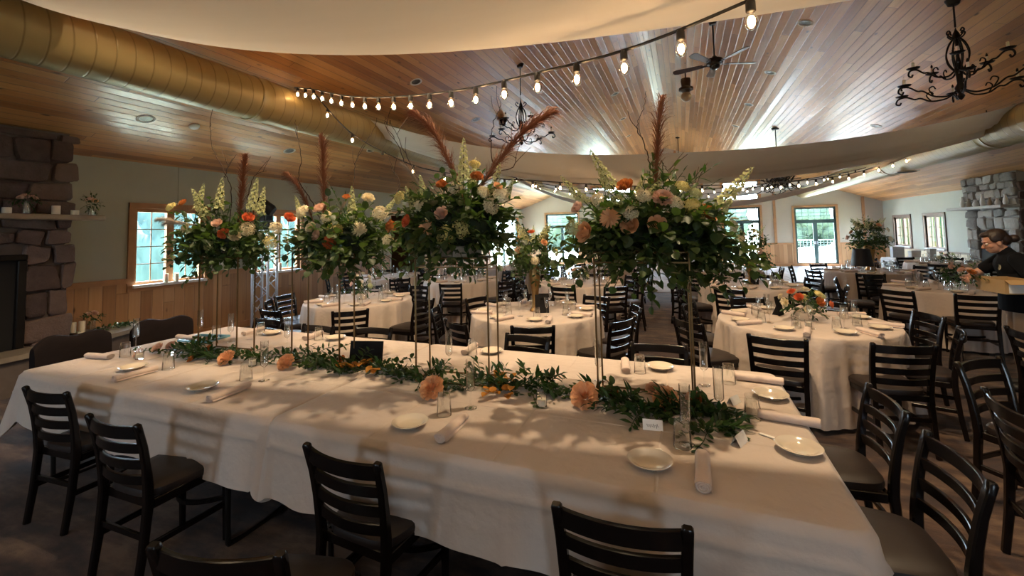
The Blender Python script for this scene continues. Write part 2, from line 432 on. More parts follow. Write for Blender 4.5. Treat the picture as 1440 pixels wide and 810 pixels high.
caps('trim_6',M['trim'],XL,XR,[o for o in OG if o[2]<1],.94,1.0,lambda a,d,z:(a,YF-.045+d,z),.04)
caps('baseboard_left',M['trim'],3.1,YF,[o for o in OL if o[2]==0],0,.12,lambda a,d,z:(XL+.04-d,a,z),.018)
caps('baseboard_right',M['mantel'],YB,YF,[],0,.12,lambda a,d,z:(XR-.04+d,a,z),.018)
caps('baseboard_far',M['trim'],XL,XR,[o for o in OG if o[2]==0],0,.12,lambda a,d,z:(a,YF-.04+d,z),.018)
mb=MB()
for y in (4.62+.05,7.9,9.3,14,16): mb.box((XL,y,2.32 if y<5 else 1.13),(XL+.006,y+.012,2.95))
for y in (3.6,): pass
struct(mb.build('trim_7',simple('seam_strip',(.30,.31,.25),.8),smooth=False))
mb=MB()
for x in (-1.6,-.2,.9,3.75,6.9): mb.box((x-.05,YF-.03,1.0),(x+.05,YF,roof(x)-.02))
struct(mb.build('trim_8',M['trim'],smooth=False))
mb=MB(); mb.bbox((XL-.02,11.82,0),(XL+.14,11.98,2.95),.01); struct(mb.build('trim_9',M['iron'],smooth=False))

nwin=[0];ndoor=[0]; M['jamb']=simple('brown_window_wood',(.17,.10,.07),.5,var=.2,vs=7)
def window(P,a0,a1,z0,z1,sash=2,cols=2,rows=4,frame='trim',door=False,transom=None,side=None):
    """P(a,d,z): d<0 towards the room. root = casing mesh; children sash, muntin grid, pane"""
    if door: ndoor[0]+=1; nm='door_%d'%ndoor[0]
    else: nwin[0]+=1; nm='window_%d'%nwin[0]
    def bar(mb,p,q,d0,d1,lo,hi):
        mb.add([P(p,d0,lo),P(q,d0,lo),P(q,d0,hi),P(p,d0,hi),P(p,d1,lo),P(q,d1,lo),P(q,d1,hi),P(p,d1,hi)],
               [(0,1,2,3),(5,4,7,6),(0,4,5,1),(1,5,6,2),(2,6,7,3),(3,7,4,0)])
    w=.085; mb=MB()
    bar(mb,a0-w,a0,-.03,.13,z0-(0 if z0==0 else w),z1+w); bar(mb,a1,a1+w,-.03,.13,z0-(0 if z0==0 else w),z1+w)
    bar(mb,a0-w,a1+w,-.034,.13,z1,z1+w)
    if z0>0: bar(mb,a0-w,a1+w,-.034,.0,z0-w,z0); 
    root=struct(mb.build(nm,M[side or 'trim'],smooth=False))
    zs=[(z0,z1)] if not transom else [(z0,transom),(transom,z1)]
    if z0>0:
        mb=MB(); bar(mb,a0-.02,a1+.02,-.075,.13,z0-.03,z0+.012); mb.build('sill',M['white'],root,smooth=False)
    for zi,(lo,hi) in enumerate(zs):
        ns=sash if zi==0 else 1
        for k in range(ns):
            p=lerp(a0,a1,k/ns); q=lerp(a0,a1,(k+1)/ns); fw=.055 if not door else .075
            mb=MB(); bl=fw*(2.2 if door and zi==0 else 1)
            bar(mb,p,p+fw,.03,.09,lo,hi); bar(mb,q-fw,q,.03,.09,lo,hi); bar(mb,p+fw,q-fw,.03,.09,lo,lo+bl); bar(mb,p+fw,q-fw,.03,.09,hi-fw,hi)
            s=mb.build('sash' if not (door and zi==0) else 'door_leaf',M[frame],root,smooth=False)
            mb=MB(); cc=cols if zi==0 else cols*sash; rr=rows if zi==0 else 3
            for i in range(1,cc): a=lerp(p+fw,q-fw,i/cc); bar(mb,a-.007,a+.007,.055,.065,lo+bl,hi-fw)
            for i in range(1,rr): z=lerp(lo+bl,hi-fw,i/rr); bar(mb,p+fw,q-fw,.054,.066,z-.007,z+.007)
            mb.build('muntin',M[frame] if not door else M['green_metal'],s,smooth=False)
            mb=MB(); bar(mb,p+fw,q-fw,.068,.074,lo+bl,hi-fw); mb.build('pane',M['pane'],s,smooth=False)
            if door and zi==0:
                mb=MB(); aa=(q-fw*.5) if k==0 else (p+fw*.5); c=Vector(P(aa,0,1.0)); mb.bbox(c-Vector((.02,.05,.06)),c+Vector((.02,.03,.06)),.008)
                mb.build('door_handle',M['alu'],s)
    return root
window(PLw,4.06,5.12,1.0,2.22); window(PLw,6.14,7.20,1.0,2.22)
window(PRw,17.3,18.45,.88,1.96,cols=2,rows=3,frame='jamb',side='jamb'); window(PRw,19.45,20.65,.88,1.96,cols=2,rows=3,frame='jamb',side='jamb')
window(PGw,4.48,5.96,0,2.50,cols=3,rows=6,frame='green_metal',door=True,transom=1.9)
window(PGw,1.74,3.19,0,2.60,cols=3,rows=6,frame='green_metal',door=True,transom=1.95)
window(PGw,1.74,3.19,2.92,3.78,sash=1,cols=3,rows=2,frame='mantel')
window(PGw,-4.2,-2.3,2.98,3.88,sash=1,cols=3,rows=2,frame='green_metal')
window(PGw,-6.65,-4.95,0,2.62,cols=3,rows=6,frame='green_metal',door=True,transom=1.95)
window(PLw,17.4,20.9,0,2.4,cols=3,rows=6,frame='green_metal',door=True)
window(PBw,-5.1,-4.1,1.2,2.1,sash=2,cols=1,rows=2); window(PBw,2.3,3.3,1.2,2.1,sash=2,cols=1,rows=2)  # unseen back windows, added and sized to let in fill daylight

# ---------------------------------------------------------------- fireplaces
def stones(mb,u0,u1,z0,z1,rng,holes,P,depth=.05,rowh=(.14,.30),lenr=(.22,.62),tints=None,ragged=0.):
    """irregular field stones laid in broken courses; P(u,d,z) with d out of the face"""
    z=z0
    while z<z1-.03:
        h=min(rng.uniform(*rowh),z1-z)
        if z1-z-h<.08: h=z1-z
        u=u0-(rng.uniform(0,ragged) if ragged else 0)
        end=u1+(rng.uniform(-ragged,ragged) if ragged else 0)
        while u<end-.02:
            l=min(rng.uniform(*lenr),end-u)
            if end-u-l<.12: l=end-u
            a0,a1,b0,b1=u,u+l,z,z+h
            hit=False
            for (p,q,lo,hi) in holes:
                if a1>p+.01 and a0<q-.01 and b1>lo+.01 and b0<hi-.01:
                    if a0<p: a1=p
                    elif a1>q: a0=q
                    elif b0<hi and b1>hi: b0=hi
                    else: hit=True
            if not hit and a1-a0>.03 and b1-b0>.03:
                g=.006; n=10; jj=[rng.uniform(-.035,.035) for _ in range(8)]; cu,cz=(a0+a1)/2,(b0+b1)/2; hu,hz=(a1-a0)/2-g,(b1-b0)/2-g
                ph=rng.uniform(0,6.28); dd=depth*rng.uniform(.5,1.1); ring=[]
                for k in range(16):
                    a=2*pi*k/16+.196; e=.30
                    cu_=abs(cos(a))**e*(1 if cos(a)>0 else -1); cz_=abs(sin(a))**e*(1 if sin(a)>0 else -1)
                    w=1+.055*sin(3*a+ph)-.03*cos(5*a+ph*2)
                    q=(1 if cu_>0 else 0)+(2 if cz_>0 else 0); f_=abs(cu_*cz_)
                    ring.append((cu_*w*hu+jj[q]*f_*min(1,hu/.12),cz_*w*hz+jj[q+4]*f_*min(1,hz/.09)))
                vs=[];b=16
                for s,d in ((1.0,0),(1.0,dd*.62),(.90,dd*.97),(.5,dd*1.03)):
                    for (x,y) in ring:
                        vs.append(P(cu+x*s,d+rng.uniform(-.004,.004)*(d>0),cz+y*s))
                vs.append(P(cu,dd*1.02,cz))
                fs=[]
                for r in range(3):
                    for k in range(16):
                        k2=(k+1)%16; fs.append((r*b+k,r*b+k2,(r+1)*b+k2,(r+1)*b+k))
                for k in range(16): fs.append((3*b+k,3*b+(k+1)%16,4*b))
                mb.add(vs,fs); tints.append((rng.random(),len(vs)))
            u+=l
        z+=h
def set_tint(me,tints,default=.5,skip=0):
    at=me.attributes.new('tint','FLOAT','POINT'); vals=[default]*len(me.vertices); i=skip
    for t,n in tints:
        for k in range(n): vals[i+k]=t
        i+=n
    at.data.foreach_set('value',vals)
# left
fl=thing('stone_fireplace','dark red fieldstone fireplace with pale mantel at the left edge','fireplace',(-8,2.0,0))
mb=MB(); Pl=lambda u,d,z:(.58+d,u-2.0,z)
mb.cur=0
mb.box((0.005,-1.3,0.005),(.52,1.03,2.95)); mb.add([(0.005,-1.3,2.95),(.52,-1.3,2.95),(.52,1.03,2.95),(0.005,1.03,2.95),(.005,-1.3,2.948),(.56,-1.3,3.12),(.56,1.03,3.12),(.005,1.03,2.95)],[(0,1,2,3),(1,5,6,2),(4,7,6,5),(0,4,5,1),(2,6,7,3)])
nv=len(mb.v); mb.cur=1; ti=[]
stones(mb,.7,3.1,.0,3.10,random.Random(3),[(-.5,2.65,.0,1.55)],lambda u,d,z:(.52+d,u-2.0,z),.09,tints=ti,ragged=.05,rowh=(.16,.34),lenr=(.25,.7))
stones(mb,.02,.5,.0,2.95,random.Random(5),[],lambda u,d,z:(u,1.03+d,z),.06,tints=ti)
me=mb.mesh('chimney',[M['mortar'],M['stone_red']],True,50); set_tint(me,ti,.5,nv); link('chimney',me,fl)
mb=MB(); mb.box((.5,-1.3,.45),(.535,.66,1.56)); mb.build('firebox',M['soot'],fl,smooth=False)
mb=MB(); 
for a in ((.53,-1.3,1.5,.60,.68,1.57),(.53,.60,.45,.60,.68,1.5)): mb.bbox(a[:3],a[3:],.008)
mb.build('firebox_surround',M['iron'],fl)
mb=MB(); mb.bbox((.5,-1.6,1.99),(.82,1.32,2.055),.012); mb.build('mantel_shelf',M['mantel'],fl)
# hearth ledge
he=thing('stone_hearth','raised curved hearth ledge with candles left of the head table','hearth',(-8,2.2,0))
out=[(0.62,-1.5),(1.12,-1.5),(1.10,-.4),(1.05,.25),(.92,.85),(.72,1.38),(.50,1.75),(.28,1.92),(.0,1.96)]
out=[tuple(p[:2]) for p in smoothpath([(a,b,0) for a,b in out],4)]
inner=[(.0,.95),(.62,.95)]
poly=[(max(x,.012),y) for x,y in out]+[(.012,1.13),(.62,1.13)]
def prism(mb,poly,z0,z1):
    n=len(poly); mb.add([(x,y,z0) for x,y in poly]+[(x,y,z1) for x,y in poly],[tuple(range(n))[::-1],tuple(range(n,2*n))]+[(i,(i+1)%n,n+(i+1)%n,n+i) for i in range(n)])
mb=MB(); prism(mb,poly,.40,.455); mb.build('slab',M['hearth'],he,smooth=False)
mb=MB(); prism(mb,[(max(x*.95,.012),y*.97) for x,y in out]+[(.012,1.13),(.62,1.13)],0,.40); mb.build('base',M['mortar'],he,smooth=False)
# right
fr=thing('stone_fireplace','grey fieldstone fireplace behind the woman by the right wall','fireplace',(7.55,14,0))
mb=MB(); mb.box((-.58,-1.0,.012),(-.005,.88,2.66)); mb.add([(-.58,-1.0,2.66),(-.005,-1.0,2.66),(-.005,.88,2.66),(-.58,.88,2.66),(-.58,-1,2.84),(-.005,-1,2.645),(-.005,.88,2.645),(-.58,.88,2.84)],[(4,5,6,7),(0,4,7,3),(0,1,5,4),(2,3,7,6)])
nv=len(mb.v); mb.cur=1; ti=[]
stones(mb,-.98,.88,.02,2.83,random.Random(8),[(-.72,.4,.02,1.5)],lambda u,d,z:(-.58-d,u,z),.08,tints=ti,ragged=.04,lenr=(.2,.5))
mb.cur=2  # darker stone on this side face: its shade is put into the colour
stones(mb,-.60,-.02,.02,2.62,random.Random(9),[],lambda u,d,z:(u,-1.0-d,z),.06,tints=ti,lenr=(.2,.45))
me=mb.mesh('chimney',[M['mortar2'],M['stone_grey'],M['stone_red']],True,50); set_tint(me,ti,.5,nv); link('chimney',me,fr)
mb=MB(); mb.box((-.6,-.72,.02),(-.56,.4,1.5)); mb.build('firebox',M['soot'],fr,smooth=False)
mb=MB(); mb.bbox((-.9,-1.02,2.02),(-.5,1.12,2.09),.012); mb.build('mantel_shelf',M['mantel2'] if 'mantel2' in M else simple('grey_mantel',(.42,.39,.36),.6),fr)

# ---------------------------------------------------------------- outdoors
mb=MB(); mb.box((-60,-40,-.35),(60,90,-.2)); struct(mb.build('ground',M['grass'],smooth=False))
mb=MB(); mb.box((-9,YF+.14,-.2),(9,27,-.03)); struct(mb.build('patio',simple('pale_patio',(.62,.56,.52),.9,var=.1,vs=2),smooth=False))
def tree(loc,h,r,seed,label,mat='treeleaf'):
    rg=random.Random(seed); t=thing('garden_tree',label,'tree',loc,group='trees outside the windows')
    mb=MB(); mb.tube([(0,0,-.3),(.05,.02,h*.4),(0,0,h*.75)],[.16,.12,.05],8); mb.build('trunk',M['bark'],t)
    mb=MB()
    for k in range(16):
        a=rg.uniform(0,6.28); q=rg.random()**.6; z=rg.uniform(.28,1)*h
        c=Vector((cos(a)*q*r*.75,sin(a)*q*r*.75,z)); rr=r*rg.uniform(.35,.6)
        ph=[rg.uniform(0,6.28) for _ in range(4)]
        def fn(u,v,c=c,rr=rr,ph=ph):
            th=pi*v; p=2*pi*u; w=1+.16*sin(5*p+ph[0]+3*th)+.13*sin(9*th+ph[1])+.08*sin(11*p+ph[2])
            return c+Vector((sin(th)*cos(p),sin(th)*sin(p),cos(th)))*rr*w
        mb.grid(fn,18,11,closed_u=True)
    mb.build('crown',M[mat],t,ang=0)
    return t
M['treeblue']=simple('blue_green_leaves',(.022,.037,.034),.9,spec=.0,var=.75,vs=1.6)
k=0
for x,y,h,r in [(-19,8.4,3.2,1.9),(-20,13.4,2.6,1.6),(-24,17.5,3.4,2.2),(-19,2.2,2.2,1.5)]:
    tree((x,y,-.2),h,r,20+k,['tall bushy tree outside the left wall windows','low rounded tree outside the second left window','broad tree farthest along outside the left wall','small tree outside the first left window'][k],'treeblue'); k+=1
for x,y,h,r in [(3.0,44,3.2,3.0),(10.4,48,3.6,3.2),(27,50,3.2,3.),(-5,45,3.4,3.0),(-13,44,3.6,3.2)]:
    tree((x,y,-.2),h,r,20+k,['round shrub tree across the lawn behind the middle doors','wide tree across the lawn behind the right double door','tree across the lawn at the right of the doors','tree across the lawn left of centre','tree across the lawn behind the left doors'][k-4]); k+=1
hg=MB()
def hfn(u,v):
    a=pi*v; y=lerp(-3,21,u); w=1+.10*sin(y*2.3)+.07*sin(y*5.1+3*a)+.05*sin(y*11.+7*a)+.04*sin(17*a+y*3)
    return Vector((-15.5+1.1*cos(a)*w,y,-.25+3.3*sin(a)**.7*w))
hg.grid(hfn,220,26); o=hg.build('hedge',M['treeblue'],ang=0); tag(o,'long clipped hedge outside the left wall windows','hedge')
hg=MB()
def hfn(u,v):
    a=pi*v; y=lerp(22.5,44,u); w=1+.10*sin(y*2.3)+.07*sin(y*5.1+3*a)+.05*sin(y*11.+7*a)+.04*sin(17*a+y*3)
    return Vector((14.2+.9*cos(a)*w+.0*y,y,-.25+2.9*sin(a)**.7*w))
hg.grid(hfn,200,24)
M['treegreen']=simple('bright_green_leaves',(.012,.030,.013),.9,spec=.0,var=.6,vs=2.)
for x,y,h,r in [(18.5,27.4,5.5,2.3),(19.2,34.5,6,2.5),(20,41.5,5,2.4)]:
    tree((x,y,-.2),h,r,20+k,['bright green tree outside the nearer right window','bright green tree outside the farther right window','green tree beyond the right corner of the building'][k-9],'treegreen'); k+=1
o=hg.build('hedge',M['treegreen'],ang=0); tag(o,'bright green hedge outside the right wall windows','hedge')
rl=thing('patio_railing','thin metal grid railing on the patio beyond the right double door','railing',(5.2,26.6,-.03))
for x in (-2,-1,0,1,2): mb=MB(); mb.bbox((x-.03,-.03,0),(x+.03,.03,1.0),.006); mb.build('post',M['green_metal'],rl)
mb=MB(); mb.bbox((-2.05,-.03,.98),(2.05,.03,1.03),.006); mb.build('top_rail',M['green_metal'],rl)
mb=MB()
for i in range(28): x=-2+4*i/27; mb.box((x-.006,-.006,.05),(x+.006,.006,.98))
for i in range(7): z=.1+.13*i; mb.box((-2,-.005,z-.006),(2,.005,z+.006))
mb.build('grid_panel',M['green_metal'],rl,smooth=False)

# ---------------------------------------------------------------- daylight
w=bpy.data.worlds.new('sky'); SC.world=w; w.use_nodes=True; nt=w.node_tree; nt.nodes.clear()
o=nt.nodes.new('ShaderNodeOutputWorld'); bg=nt.nodes.new('ShaderNodeBackground'); nt.links.new(bg.outputs[0],o.inputs[0])
tc=nt.nodes.new('ShaderNodeTexCoord'); sp=nt.nodes.new('ShaderNodeSeparateXYZ'); nt.links.new(tc.outputs['Generated'],sp.inputs[0])
rp=nt.nodes.new('ShaderNodeValToRGB'); nt.links.new(sp.outputs[2],rp.inputs[0])
e=rp.color_ramp.elements; e[0].position=.0; e[0].color=(.74,.88,1.,1); e[1].position=.5; e[1].color=(.55,.76,1,1)
nt.links.new(rp.outputs[0],bg.inputs[0]); bg.inputs[1].default_value=SKY=26
def portal(P,o,sg):
    a0,a1,z0,z1=o
    l=bpy.data.lights.new('daylight_portal','AREA'); l.shape='RECTANGLE'; l.size=a1-a0; l.size_y=z1-z0
    try: l.cycles.is_portal=True
    except Exception: pass
    ob=bpy.data.objects.new('daylight_portal',l); C.objects.link(ob)
    ob.location=P((a0+a1)/2,.11,(z0+z1)/2)
    nrm=Vector(P(0,-1,0))-Vector(P(0,0,0)); ob.rotation_euler=nrm.to_track_quat('-Z','Z').to_euler()
for o_ in OL:
    if o_[2]>0 or o_[0]>12: portal(PLw,o_,1)
for o_ in ORr: portal(PRw,o_,1)
for o_ in OG: portal(PGw,o_,1)
for o_ in OB: portal(PBw,o_,1)
sl=bpy.data.lights.new('sun','SUN'); sl.energy=SUNW; sl.angle=radians(1.5); sl.color=(1,.97,.92)
so_=bpy.data.objects.new('sun',sl); C.objects.link(so_); so_.rotation_euler=Vector((.22,-.40,-1)).to_track_quat('-Z','Z').to_euler()
# ---------------------------------------------------------------- ducts
def duct(x,z,r,label,collars):
    d=thing('ventilation_duct',label,'duct',(x,0,z))
    mb=MB(); mb.tube([(0,YB+.02,0)]+[(0,YB+.5+i*1.0,0) for i in range(25)]+[(0,YF-.05,0)],r,40)
    mb.build('duct_pipe',M['duct'],d)
    for y in collars:
        mb=MB(); n=40
        prof=[(r*1.0,-.09),(r*1.035,-.085),(r*1.035,-.07),(r*1.012,-.06),(r*1.012,.06),(r*1.035,.07),(r*1.035,.085),(r*1.0,.09)]
        mb.lathe(prof,n,T(0,y,0)@RX(-pi/2)); mb.build('collar',M['duct'],d)
    for y in (-1,1.6,6.8,9.6,12.4,15.2,18):
        mb=MB(); mb.tube([(0,y,r*.98),(0,y,r+.11)],.008,6); mb.build('hanger_rod',M['iron'],d)
    return d
duct(-5.22,3.554,.285,'yellowish spiral ventilation duct running along the left side of the ceiling',[.9,3.95])
duct(4.85,3.19,.285,'yellowish spiral ventilation duct running along the right side of the ceiling',[9.4,13.2])

# ---------------------------------------------------------------- fabric swags between the ducts
def swag(label,Ln,Rn,Lf,Rf,zn,zf,belly,folds,seed,nu=64,nv=40):
    """Ln..Rf: xy of near/far edge ends; zn,zf: (left,mid,right) heights of both edges"""
    rg=random.Random(seed); ph=[rg.uniform(0,6.28) for _ in range(4)]
    def zz(t,u): # quadratic through left, mid, right
        a,b,c=t; return b+((a if u<.5 else c)-b)*abs(2*u-1)**2.35
    def fn(u,v):
        nx,ny=lerp(Ln[0],Rn[0],u),lerp(Ln[1],Rn[1],u); fx,fy=lerp(Lf[0],Rf[0],u),lerp(Lf[1],Rf[1],u)
        z=lerp(zz(zn,u),zz(zf,u),v)
        w=sin(pi*v)**.8 if 0<v<1 else 0
        gather=.6+.4*sin(pi*u)
        b=belly*gather*w
        f=folds*(sin(2*pi*v*3.2+ph[0]+.8*u)+.6*sin(2*pi*v*6.1+ph[1]-1.3*u))*w*(.55+.9*(2*u-1)**2)
        hem=.02*sin(40*u+ph[2])*(1 if v<.03 or v>.97 else 0)*0
        return Vector((lerp(nx,fx,v),lerp(ny,fy,v),z-b+f))
    mb=MB(); mb.grid(fn,nu,nv)
    o=mb.build('fabric_swag',M['drape'],ang=0)
    return tag(o,label,'drape','white fabric swags under the ceiling')
swag('white fabric swag closest overhead, filling the top left of the picture',(-5.2,.1),(4.85,.9),(-5.2,1.92),(4.85,3.2),(3.86,2.84,3.6),(3.87,2.86,3.6),.10,.010,1)
swag('long white fabric swag across the middle of the hall between both ducts',(-5.22,5.9),(4.85,8.65),(-5.22,7.1),(4.85,9.9),(3.82,2.92,3.47),(3.72,2.78,3.40),.36,.028,2)
swag('third white fabric swag, dipping lowest behind the long middle one',(-5.22,12.2),(4.85,10.9),(-5.22,13.0),(4.85,11.7),(3.75,2.27,3.42),(3.70,2.24,3.36),.08,.02,3)
swag('farthest white fabric swag near the gable windows',(-5.22,15.5),(4.85,17.2),(-5.22,16.5),(4.85,18.2),(3.75,3.05,3.45),(3.70,3.0,3.4),.25,.025,4)

# ---------------------------------------------------------------- string lights
sk=MB(); sk.lathe([(0,.0),(.014,.0),(.015,-.004),(.019,-.010),(.020,-.050),(.016,-.054),(0,-.054)],10)
SOCK=sk.mesh('socket',M['bulbsocket'])
bb=MB(); bb.lathe([(.011,-.052),(.013,-.060),(.024,-.078),(.0285,-.097),(.025,-.115),(.014,-.128),(0,-.132)],12)
bb.cur=1; bb.ball((0,0,-.092),.0155,8,6,(1,1,1.5)); BULB=bb.mesh('bulb',[M['glass'],M['bulb']])
def string(label,pts,spacing,off=(),phase=0.):
    P=smoothpath(pts,10) if len(pts)>2 else [Vector(pts[0]).lerp(Vector(pts[1]),i/40) for i in range(41)]
    root=thing('string_light',label,'string light',P[0],group='bulb strings')
    o0=P[0]; Ls=[0]
    for a,b in zip(P,P[1:]): Ls.append(Ls[-1]+(b-a).length)
    mb=MB(); mb.tube([p-o0 for p in P],.0085,6); mb.build('cable',M['bulbsocket'],root)
    n=int((Ls[-1]-phase)/spacing); 
    for k in range(n+1):
        s=phase+k*spacing; i=max(j for j in range(len(Ls)-1) if Ls[j]<=s+1e-9)
        p=P[i].lerp(P[i+1],min(1,(s-Ls[i])/(Ls[i+1]-Ls[i])))
        so=link('socket',SOCK,root,p-o0); 
        if k not in off: link('bulb',BULB,so)
    return root
d1=(Vector((.34,1.99,2.64))-Vector((-4.83,4.30,3.78)))
string('cable of glowing bulbs running from the left duct to above the camera',
  [(-4.96,4.36,3.80),(-4.29,4.07,3.58),(-3.47,3.70,3.28),(-2.66,3.34,3.04),(-1.57,2.85,2.80),(-.75,2.48,2.69),(-.2,2.24,2.64),(.34,1.99,2.66),(1.1,1.65,2.73),(2.2,1.16,2.95)],.305,phase=.12)
def camline(fr0,fr1,pts):
    out=[]
    for s,z in pts:
        r=lerp(fr0[0],fr1[0],s); f=lerp(fr0[1],fr1[1],s); c=Vector((r,0,f))
        # solve y so that height is z
        wx=AX[0]*r+AX[2]*f; wy=AY[0]*r+AY[2]*f
        out.append((wx,wy,z))
    return out
string('cable of bulbs dipping low across the hall from left duct to right duct',
  camline((-2.7,5.7),(8.9,9.35),[(0,3.72),(.039,3.17),(.08,2.87),(.1265,2.65),(.2,2.54),(.272,2.50),(.4,2.44),(.5,2.46),(.65,2.52),(.8,2.69),(.9,2.93),(1,3.24)]),.46,off=(2,),phase=.35)
string('second low cable of bulbs farther down the hall',[(-4.95,9.5,3.5),(-3.4,10.1,2.95),(-1.5,10.8,2.68),(.5,11.7,2.68),(2.6,12.7,2.85),(4.1,13.6,3.1),(4.7,14,3.25)],.5,phase=.3)
string('short cable of bulbs crossing in front of the gable windows',[(-4.95,14.5,3.4),(-2.5,14.5,2.9),(0,14.6,2.75),(2.4,14.8,2.95),(4.6,15.2,3.25)],.55,phase=.3)

# ---------------------------------------------------------------- ceiling fixtures
SL=math.atan(.36)
def plane_pt(x,y,side):
    d=ray(x,y)
    t=(2.95+.36*8-CAMH)/(d.z-.36*d.x) if side=='L' else (2.65+.36*7.55-CAMH)/(d.z+.36*d.x)
    return CAM+d*t
mb=MB(); mb.lathe([(.105,0),(.108,-.006),(.085,-.010),(.078,-.004),(.078,.0)],28); CAN_RING=mb.mesh('trim_ring',M['white'])
mb=MB(); mb.lathe([(.078,-.002),(.074,-.004),(.055,-.001),(0,-.0005)],28); CAN_IN=mb.mesh('baffle',simple('can_baffle',(.05,.045,.04),.35,.6))
CAN_LIT=mb.mesh('lit_lens',M['canlit'])
def can(p,side,label,lit=False):
    t=thing('recessed_light',label,'ceiling light',p,group='recessed lights in the plank ceiling')
    t.rotation_euler=(0,-SL if side=='L' else SL,0)
    link('trim_ring',CAN_RING,t); link('lit_lens' if lit else 'baffle',CAN_LIT if lit else CAN_IN,t)
    return t
for px,py,sd,lb in [(205,167,'L','round recessed ceiling light directly above the left window wall, nearest the duct'),
  (407,212,'L','round recessed ceiling light left of the duct, second along the left eave'),
  (522,211,'L','round recessed ceiling light left of the duct, third along the left eave'),
  (585,115,'L','round recessed ceiling light on the orange planks above the bulb string'),
  (669,168,'L','small round recessed light on the planks left of the small chandelier'),
  (1132,32,'R','round recessed light at the top, right of the ceiling fan'),
  (1083,102,'R','recessed light right of the fan, nearest of the right row'),
  (1053,147,'R','recessed light right of the fan, second of the right row'),
  (1034,177,'R','recessed light right of the fan, farthest of the right row'),
  (865,132,'L','recessed light left of the globe lamp, nearest of the ridge row'),
  (876,167,'L','recessed light left of the globe lamp, second of the ridge row'),
  (884,191,'L','recessed light left of the globe lamp, farthest of the ridge row'),
  (1232,177,'R','recessed light just above the long swag, below the big chandelier')]:
    can(plane_pt(px,py,sd),sd,lb)
mb=MB(); mb.lathe([(.07,0),(.072,-.012),(.055,-.035),(.03,-.042),(0,-.042)],24)
o=mb.build('smoke_detector',M['white'],loc=plane_pt(273,177,'L'),rot=(0,-SL,0)); tag(o,'round white smoke detector on the ceiling above the left window','smoke detector')
p=plane_pt(705,166,'L'); t=thing('ceiling_speaker','small boxy white spotlight on the ceiling right of the small chandelier','spotlight',p); t.rotation_euler=(0,-SL,.5)
mb=MB(); mb.bbox((-.09,-.11,-.16),(.09,.11,-.03),.015); mb.build('housing',M['white'],t)
mb=MB(); mb.bbox((-.03,-.03,-.04),(.03,.03,0),.005); mb.bbox((-.08,-.115,-.145),(.08,-.105,-.045),.004); mb.build('bracket',M['iron'],t)
p=plane_pt(1290,228,'R'); p=Vector((4.62,11.9,3.0))
mb=MB(); mb.bbox((-.20,-.13,-.02),(.20,.13,.0),.006); t=thing('air_vent','white rectangular air vent on the underside of the right duct','vent',(4.80,12.4,2.905))
mb.build('vent_frame',M['white'],t); mb=MB()
for i in range(7): mb.bbox((-.17,-.105+.03*i,-.028),(.17,-.09+.03*i,-.018),.002)
mb.build('louver',M['iron'],t)

# fan
def fan(p,zc,label,ang):
    t=thing('ceiling_fan',label,'ceiling fan',p)
    mb=MB(); mb.tube([(0,0,.10),(0,0,zc-p[2]-.04)],.013,8); mb.lathe([(0,zc-p[2]-.10),(.05,zc-p[2]-.09),(.07,zc-p[2]-.02),(.07,zc-p[2]+.01),(0,zc-p[2]+.01)],16); mb.build('downrod',M['iron'],t)
    mb=MB(); mb.lathe([(0,.13),(.03,.13),(.05,.10),(.12,.075),(.135,.03),(.12,-.01),(.08,-.03),(.07,-.07),(.045,-.09),(0,-.095)],24); mb.build('motor',M['blackwood'],t)
    for k in range(5):
        a=ang+2*pi*k/5; R_=RZ(a)@T(0,0,.0)@RX(radians(12))
        mb=MB(); mb.box((.10,-.02,-.012),(.22,.02,-.004),R_); mb.build('blade_iron',M['iron'],t,smooth=False)
        mb=MB(); ou=[(.18,-.045),(.60,-.068),(.655,-.05),(.67,0),(.655,.05),(.60,.068),(.18,.045)]
        n=len(ou); mb.add([(x,y,-.004) for x,y in ou]+[(x,y,.006) for x,y in ou],[tuple(range(n))[::-1],tuple(range(n,2*n))]+[(i,(i+1)%n,n+(i+1)%n,n+i) for i in range(n)],R_)
        mb.build('blade',M['fanwood'],t,smooth=False)
    return t
M['fanwood']=simple('dark_walnut',(.055,.022,.013),.4,var=.3)
fan((.605,7.665,4.40),roof(.605),'dark five-blade ceiling fan hanging on a rod near the ridge',radians(21))
p=atF(965,133,9.6); t=thing('globe_lamp','small brown ceiling lamp with a round glass globe, below the fan','ceiling lamp',p)
mb=MB(); mb.lathe([(0,.36),(.10,.36),(.105,.30),(.09,.18),(.15,.15),(.155,.10),(.10,.08),(.07,.04),(0,.04)],20); mb.build('lamp_body',M['twig'],t)
mb=MB(); mb.ball((0,0,-.05),.115,18,12); mb.build('globe',simple('frosted_globe',(.55,.5,.42),.35),t)
mb=MB(); mb.tube([(0,0,.35),(0,0,roof(p.x)-p.z-.01)],.014,8); mb.build('downrod',M['twig'],t)
# pendant rods
p=plane_pt(953,193,'R'); t=thing('pendant_rod','thin black pendant rod with round canopy at the ridge beyond the fan','pendant',p)
mb=MB(); mb.lathe([(0,.0),(.09,.0),(.085,-.03),(.03,-.05),(0,-.05)],16); mb.build('canopy',M['iron'],t)
mb=MB(); mb.tube([(0,0,-.04),(0,0,-1.5)],.012,6); mb.ball((0,0,-1.55),.10,12,8); mb.build('rod',M['iron'],t)

